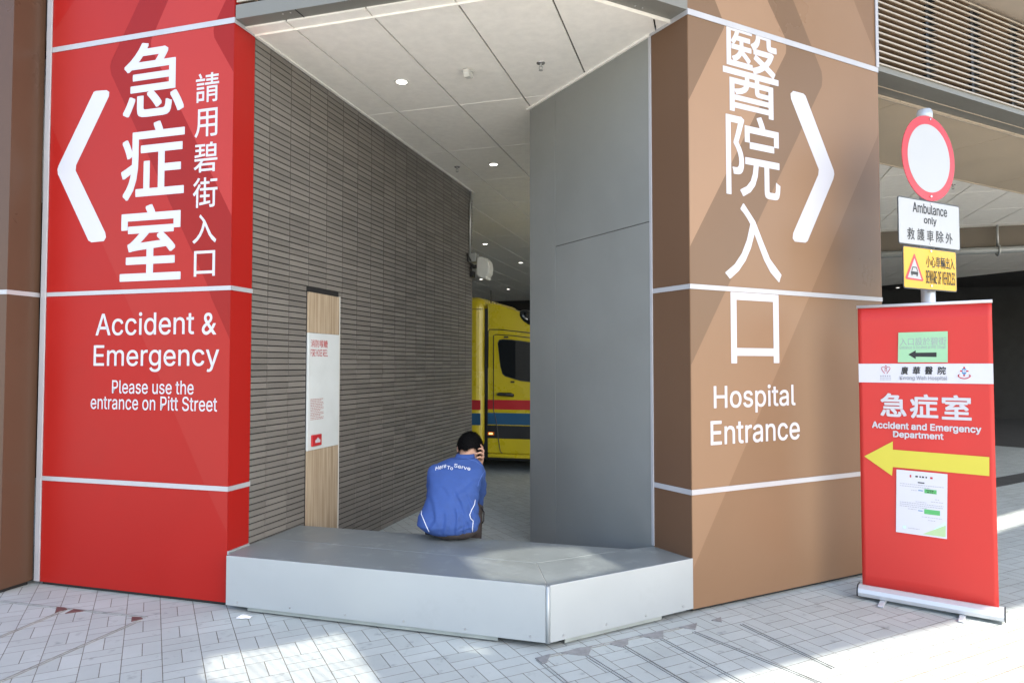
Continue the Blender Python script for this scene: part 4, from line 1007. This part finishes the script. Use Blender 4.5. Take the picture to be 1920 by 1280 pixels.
# shirt: lofted back and chest, sleeves to the wrists
s_ = MB()
sec = [(.004, .0, .040, .170, .122), (-.010, -.008, .062, .192, .140), (-.032, -.012, .105, .228, .152), (-.028, -.005, .16, .220, .152), (-.012, .012, .23, .198, .148),
       (.006, .038, .30, .188, .146), (.018, .070, .37, .190, .142), (.028, .105, .43, .207, .130), (.040, .138, .484, .202, .112), (.062, .165, .518, .160, .086), (.086, .192, .550, .098, .068)]
ns = 40; vs = []
for x, f, z, a, b in sec:
    for i in range(ns):
        p = 2 * math.pi * i / ns; c, d = math.cos(p), math.sin(p)
        e = 2.35; rr_ = (abs(c) ** e + abs(d) ** e) ** (-1 / e)
        vs.append(L_(x + a * c * rr_, f + b * d * rr_, z))
fs = [(j * ns + i, j * ns + (i + 1) % ns, (j + 1) * ns + (i + 1) % ns, (j + 1) * ns + i) for j in range(len(sec) - 1) for i in range(ns)]
fs += [list(range(ns))[::-1], [(len(sec) - 1) * ns + i for i in range(ns)]]
s_.add(vs, fs)
s_.ell(L_(.188, .150, .435), .070, .080, .066, AX); s_.ell(L_(-.112, .13, .452), .070, .080, .066, AX)
s_.capsule(L_(.190, .155, .43), L_(.215, .30, .27), .068, .060, 18); s_.capsule(L_(.215, .30, .27), L_(.205, .39, .16), .060, .052, 18); s_.capsule(L_(.205, .39, .16), L_(.215, .315, .43), .052, .040, 16)
s_.capsule(L_(-.12, .13, .42), L_(-.13, .40, .18), .066, .052, 18); s_.capsule(L_(-.13, .40, .18), L_(.075, .40, .42), .052, .040, 16)
sm_ = remesh(s_, .0065, 8, 'shirt', .5)
FOLDS = [(.02, .36, .135, .10, .013, .013), (.10, .34, .165, .15, .011, .010), (-.05, .22, -.06, .05, .014, .010), (.02, .24, .03, .06, .012, .010), (.07, .20, .085, .06, .010, .008),
         (-.16, .34, -.10, .14, .016, .008), (-.12, .20, -.16, .08, .012, .008), (.16, .40, .03, .30, .018, .007), (-.10, .42, .0, .33, .02, .006), (.14, .13, .02, .07, .010, .007)]
# cloth folds: drag lines from the shoulders to the waist, bunching at the hem
for v in sm_.vertices:
    q = v.co - P0; x, f, z = q.dot(pr), q.dot(pf), q.z
    n = Vector(v.normal); w = max(0, min(1, (.44 - z) / .2)); back = max(0, -n.dot(pf))
    s1 = math.sin((x * .9 - z * .35) * 46 + 1.3 + 1.2 * math.sin(z * 9)); s2 = math.sin((x + z * .55) * 38 + .6)
    low = max(0, min(1, (.26 - z) / .16))
    h = back * w * (.0022 * s1 + .0014 * s2) + low * .0035 * math.sin(z * 60 + 9 * abs(x) + 2 * math.sin(x * 22)) * (.35 + abs(x) * 3) * .6
    for (xa, za, xb, zb, wd, am) in FOLDS:
        ex, ez = xb - xa, zb - za; ll = math.hypot(ex, ez); tt = ((x - xa) * ex + (z - za) * ez) / ll / ll
        if -.1 < tt < 1.1 and back > 0:
            dd = ((x - xa) * ez - (z - za) * ex) / ll + .006 * math.sin(tt * 5)
            env = max(0, min(1, (tt + .1) / .25, (1.1 - tt) / .25)); k = dd / wd
            h += back * env * am * (math.exp(-k * k) - .75 * math.exp(-(k - 1.7) ** 2))
    if f > .2 and z < .45: h += .003 * math.sin(z * 95 + f * 30)
    if n.dot(pr) > .4 and z < .42: h += .0045 * math.sin(z * 70 + f * 45)
    v.co += n * h
sm_.materials.append(M['shirt']); shirt = link('shirt', sm_, person)
bv = BVHTree.FromPolygons([v.co for v in sm_.vertices], [list(p.vertices) for p in sm_.polygons])
def onshirt(x, z, off=.002):
    h = bv.ray_cast(L_(x, -1, z), pf); return (h[0] + h[1] * off) if h[0] else None
def loc(px, py):   # picture point -> place on the back of the shirt
    h = bv.ray_cast(ORG, ray(px, py).normalized()); p = h[0] if h[0] else None
    if p is None: return None
    q = p - P0; return q.dot(pr), q.z
# wavy slogan
def slogan(word, x0, y0, x1, y1, hgt):
    a, b = loc(x0, y0), loc(x1, y1)
    if not a or not b: return
    vs, fs = glyphs(word, .002, .18); mx0, mx1 = min(v.x for v in vs), max(v.x for v in vs)
    sc = hgt / .72; dx, dz = b[0] - a[0], b[1] - a[1]; out = []
    for v in vs:
        t_ = (v.x - mx0) / (mx1 - mx0); q = onshirt(a[0] + dx * t_, a[1] + dz * t_ + v.y * sc, .0022 + v.z)
        out.append(q if q else L_(a[0] + dx * t_, -.02, a[1]))
    mb = MB(); mb.add(out, fs); mb.build('lettering', M['piping'], shirt, fixn=False)
slogan('Here', 816.5, 881.5, 837, 876, .030); slogan('To', 839, 879.5, 849.5, 881, .028); slogan('Serve', 851.5, 875.5, 882, 882, .031)
def pipe(pxs, r=.0028, m='piping', nm='piping'):
    pts = []
    for a, b in zip(pxs, pxs[1:]):
        for k in range(5):
            t_ = k / 5; px, py = a[0] + (b[0] - a[0]) * t_, a[1] + (b[1] - a[1]) * t_
            h = bv.ray_cast(ORG, ray(px, py).normalized())
            if h[0] and (h[0] - P0).length < 1.2: pts.append(h[0] + h[1] * .001)
    if len(pts) > 2: mb = MB(); mb.tube(pts, r, 6); mb.build(nm, M[m], shirt)
pipe([(791, 957), (790, 963), (795, 975), (800, 987), (806, 999)])
pipe([(891, 936), (889.5, 945), (885, 954), (880.5, 964), (882, 971), (887, 976), (886, 988), (885.5, 998)])
M['stitch'] = mat('stitching', (.10, .18, .50), .8)
pipe([(811, 868), (830, 858.5), (850, 856.5), (870, 857.5), (892, 864), (911, 879)], .0016, 'stitch', 'seam')
pipe([(911, 879), (904, 890), (898, 902), (895, 914)], .0016, 'stitch', 'seam')
# collar
mb = MB(); cn = 26; ring = []
for i in range(cn + 1):
    a = R(200) + R(320) * i / cn - R(90)
    ring.append((math.cos(a), math.sin(a)))
cc = L_(.098, .215, .535); ct = L_(.112, .232, .575)
vs = []
for c_, (ra, rb) in ((cc - UP * .012, (.088, .080)), (cc + UP * .004, (.080, .072)), (ct, (.068, .064)), (ct + UP * .002, (.062, .058)), (cc, (.066, .060))):
    for x_, y_ in ring: vs.append(c_ + pr * (x_ * ra) + pf * (y_ * rb))
k = cn + 1
mb.add(vs, [(j * k + i, j * k + i + 1, (j + 1) * k + i + 1, (j + 1) * k + i) for j in range(4) for i in range(cn)], 0, True); mb.build('collar', M['shirt'], shirt)
# trousers
t_ = MB()
t_.ell(L_(.018, -.004, .068), .182, .140, .074, AX)
for h, k, a in zip(hips, kn, ank):
    t_.capsule(L_(*h), L_(*k), .092, .078, 18); t_.capsule(L_(*k), L_(a[0], a[1], a[2] + .02), .076, .058, 18)
tm = remesh(t_, .009, 5, 'trousers')
for v in tm.vertices:
    q = v.co - P0
    if q.z < .0 and q.dot(pf) < .06: v.co.z = P0.z + .001
    v.co += Vector(v.normal) * (.0035 * math.sin(q.z * 55 + q.dot(pr) * 40) * math.sin(q.dot(pf) * 30))
tm.materials.append(M['trouser']); tr = link('trousers', tm, person)
mb = MB(); q = L_(.232, .29, .16); mb.tube([q, L_(.255, .27, .12), L_(.25, .25, .06), L_(.235, .25, .04)], .006, 8); mb.build('strap', M['blackplastic'], tr)
for a in ank:
    mb = MB(); c = L_(a[0], a[1] + .06, -.315); mb.ell(c, .048, .135, .045, AX); mb.capsule(L_(a[0], a[1], -.27), L_(a[0], a[1] + .01, -.31), .045, .05)
    sm = remesh(mb, .008, 4, 'shoe')
    for v in sm.vertices: v.co.z = max(v.co.z, .001)
    sm.materials.append(M['shoe']); link('shoe', sm, person)

# ------------------------------------------------------------------ access covers let into the paving
def strip(mb, a, b, w, z0=.0, z1=.004):
    a, b = Vector(a), Vector(b); d = (b - a).normalized(); n = Vector((-d.y, d.x, 0)) * w / 2
    mb.prism(PL, xy(a - n, b - n, b + n, a + n), z0, z1)
def cover(label, lines, tris, m):
    ps = [onz(*p) for l in lines for p in l[:2]]; c = sum(ps, Vector()) / len(ps)
    t = thing('access_cover', label, 'access cover', (c.x, c.y, 0))
    mb = MB()
    for a, b, ext in lines:
        A_, B_ = onz(*a), onz(*b); d = (B_ - A_).normalized(); B_ = B_ + d * ext; n = Vector((-d.y, d.x, 0)) * .010
        strip(mb, A_ + n, B_ + n, .0035); strip(mb, A_ - n, B_ - n, .0035); 
    mb.build('frame', M['frameline'], t)
    for q in tris:
        mb = MB(); mb.prism(PL, xy(*[onz(*p) for p in q]), .0, .0048); mb.build('corner_plate', m, t)
cover('large paver filled access cover with grey corner plates before the bench corner', [((1008, 1236), (1062, 1280), 1.0), ((1101, 1229), (1182, 1280), 1.0), ((1168, 1210), (1287, 1280), 1.0), ((1238, 1196), (1393, 1280), .9), ((1005, 1235), (1290, 1174), 0), ((1300, 1184), (1500, 1265), .5), ((1390, 1170), (1480, 1213), .3)],
      [[(1004, 1234), (1032, 1226), (1026, 1241), (1017, 1244)], [(1052, 1224), (1088, 1214), (1110, 1213), (1103, 1228), (1085, 1228)], [(1142, 1207), (1178, 1196), (1178, 1207), (1166, 1213)], [(1196, 1192), (1243, 1182), (1244, 1196), (1228, 1197)], [(1272, 1176), (1307, 1168), (1304, 1180)], [(1334, 1163), (1352, 1157), (1353, 1166)]], M['plate'])
cover('paver filled access cover with rusty corner plates in front of the red pillar', [((0, 1127), (275, 1157), 0), ((262, 1163), (0, 1278), 1.0), ((128, 1141), (0, 1194), .8)],
      [[(103, 1149), (106, 1138), (121, 1139), (126, 1142)], [(122, 1150), (138, 1142), (160, 1145)], [(246, 1165), (247, 1157), (263, 1157), (268, 1160)]], M['plate_red'])
# drain strip on the hall floor
a, b = onz(1863, 905), onz(1920, 894.5); d = (b - a).normalized()
mb = MB(); strip(mb, a - d * 1.6, b + d * 9, .36, 0, .006); tag(recenter(mb.build('drain_channel', M['asphalt']), a), 'dark drainage strip across the hall floor right of the banner', 'drain')
# litter
p = onz(458, 1158); mb = MB(); n_ = 9; vs = []
for j in range(n_):
    for i in range(n_): vs.append((p.x + (i - 4) * .011 + random.uniform(-.004, .004), p.y + (j - 4) * .006 + random.uniform(-.003, .003), .004 + random.uniform(0, .02) * (1 if 1 < i < 7 and 1 < j < 7 else .2)))
mb.add(vs, [(j * n_ + i, j * n_ + i + 1, (j + 1) * n_ + i + 1, (j + 1) * n_ + i) for j in range(n_ - 1) for i in range(n_ - 1)], 0, True)
tag(recenter(mb.build('tissue', M['tissue']), p), 'crumpled white tissue on the paving by the left bench end', 'litter')

# ------------------------------------------------------------------ added sun blocker, unseen behind the viewer, its holes cut to shape the sun patches
GD = 8.0
GF = Frame(hd(SUN_AZ) * GD, hd(SUN_AZ - 90), UP, -hd(SUN_AZ))
def hole(pts3):
    out = []
    for p in pts3:
        p = Vector(p); k = (GF.o - p).dot(GF.n) / SUND.dot(GF.n); q = p + SUND * k - GF.o; out.append((q.dot(GF.a), q.dot(GF.b)))
    return out
holes = [
[(*onz(x, y).xy, 0) for x, y in ((385, 1224), (519, 1205), (640, 1178), (650, 1188), (716, 1280))] + [(-.45, 3.1, 0), (-1.5, 3.1, 0), (*onz(368, 1275).xy, 0)],
    [(*onz(x, y, HB).xy, HB) for x, y in ((857, 1043), (915, 1030), (1000, 1021), (1085, 1023), (1183, 1069))] + [(.21, 3.925, HB), (-.178, 4.06, HB)],
    [(*onz(x, y).xy, 0) for x, y in ((1840, 972), (1920, 950), (1960, 940), (1960, 975), (1920, 987), (1840, 1013))],
    [(*onz(x, y).xy, 0) for x, y in ((850, 1207), (960, 1219), (925, 1229), (880, 1222))]]
cd = bpy.data.curves.new('sun_mask', 'CURVE'); cd.dimensions = '2D'; cd.fill_mode = 'BOTH'; cd.extrude = .06
def spl(pts):
    s = cd.splines.new('POLY'); s.points.add(len(pts) - 1); s.use_cyclic_u = True
    for k, (u, v) in enumerate(pts): s.points[k].co = (u, v, 0, 1)
low = hole([(-9, 3.2, 0), (-.6, 3.2, 0), (.12, 3.2, 0), (.755, 3.47, 0), (3.215, 4.615, 0), (4.63, 5.28, 0), (9, 7.4, 0), (14, 9.8, 0)])
low.sort()
spl([(low[0][0], 30)] + low + [(low[-1][0], 30)])
for h in holes: spl(hole(h))
o = bpy.data.objects.new('tmp', cd); C.objects.link(o)
dg = bpy.context.evaluated_depsgraph_get(); me = bpy.data.meshes.new_from_object(o.evaluated_get(dg)); bpy.data.objects.remove(o)
for v in me.vertices: u, w, d = v.co; v.co = GF.pt(u, w, d)
me.materials.append(M['sun_mask'])
t = thing('sun_blocker', 'pale added sun blocker with cut gaps, out of view behind the viewer', 'light blocker', tuple(GF.o))
link('sun_mask', me, t)

# added bars across two of the holes, to dim their sun patches
for h in holes[:2]:
    q = hole(h); u0, u1 = min(p[0] for p in q) - .06, max(p[0] for p in q) + .06; v0, v1 = min(p[1] for p in q) - .06, max(p[1] for p in q) + .06
    mb = MB(); u = u0
    while u < u1: mb.box(GF, u, u + .024, v0, v1, -.02, -.005); u += .05
    mb.build('sun_dimmer', M['sun_mask'], t)
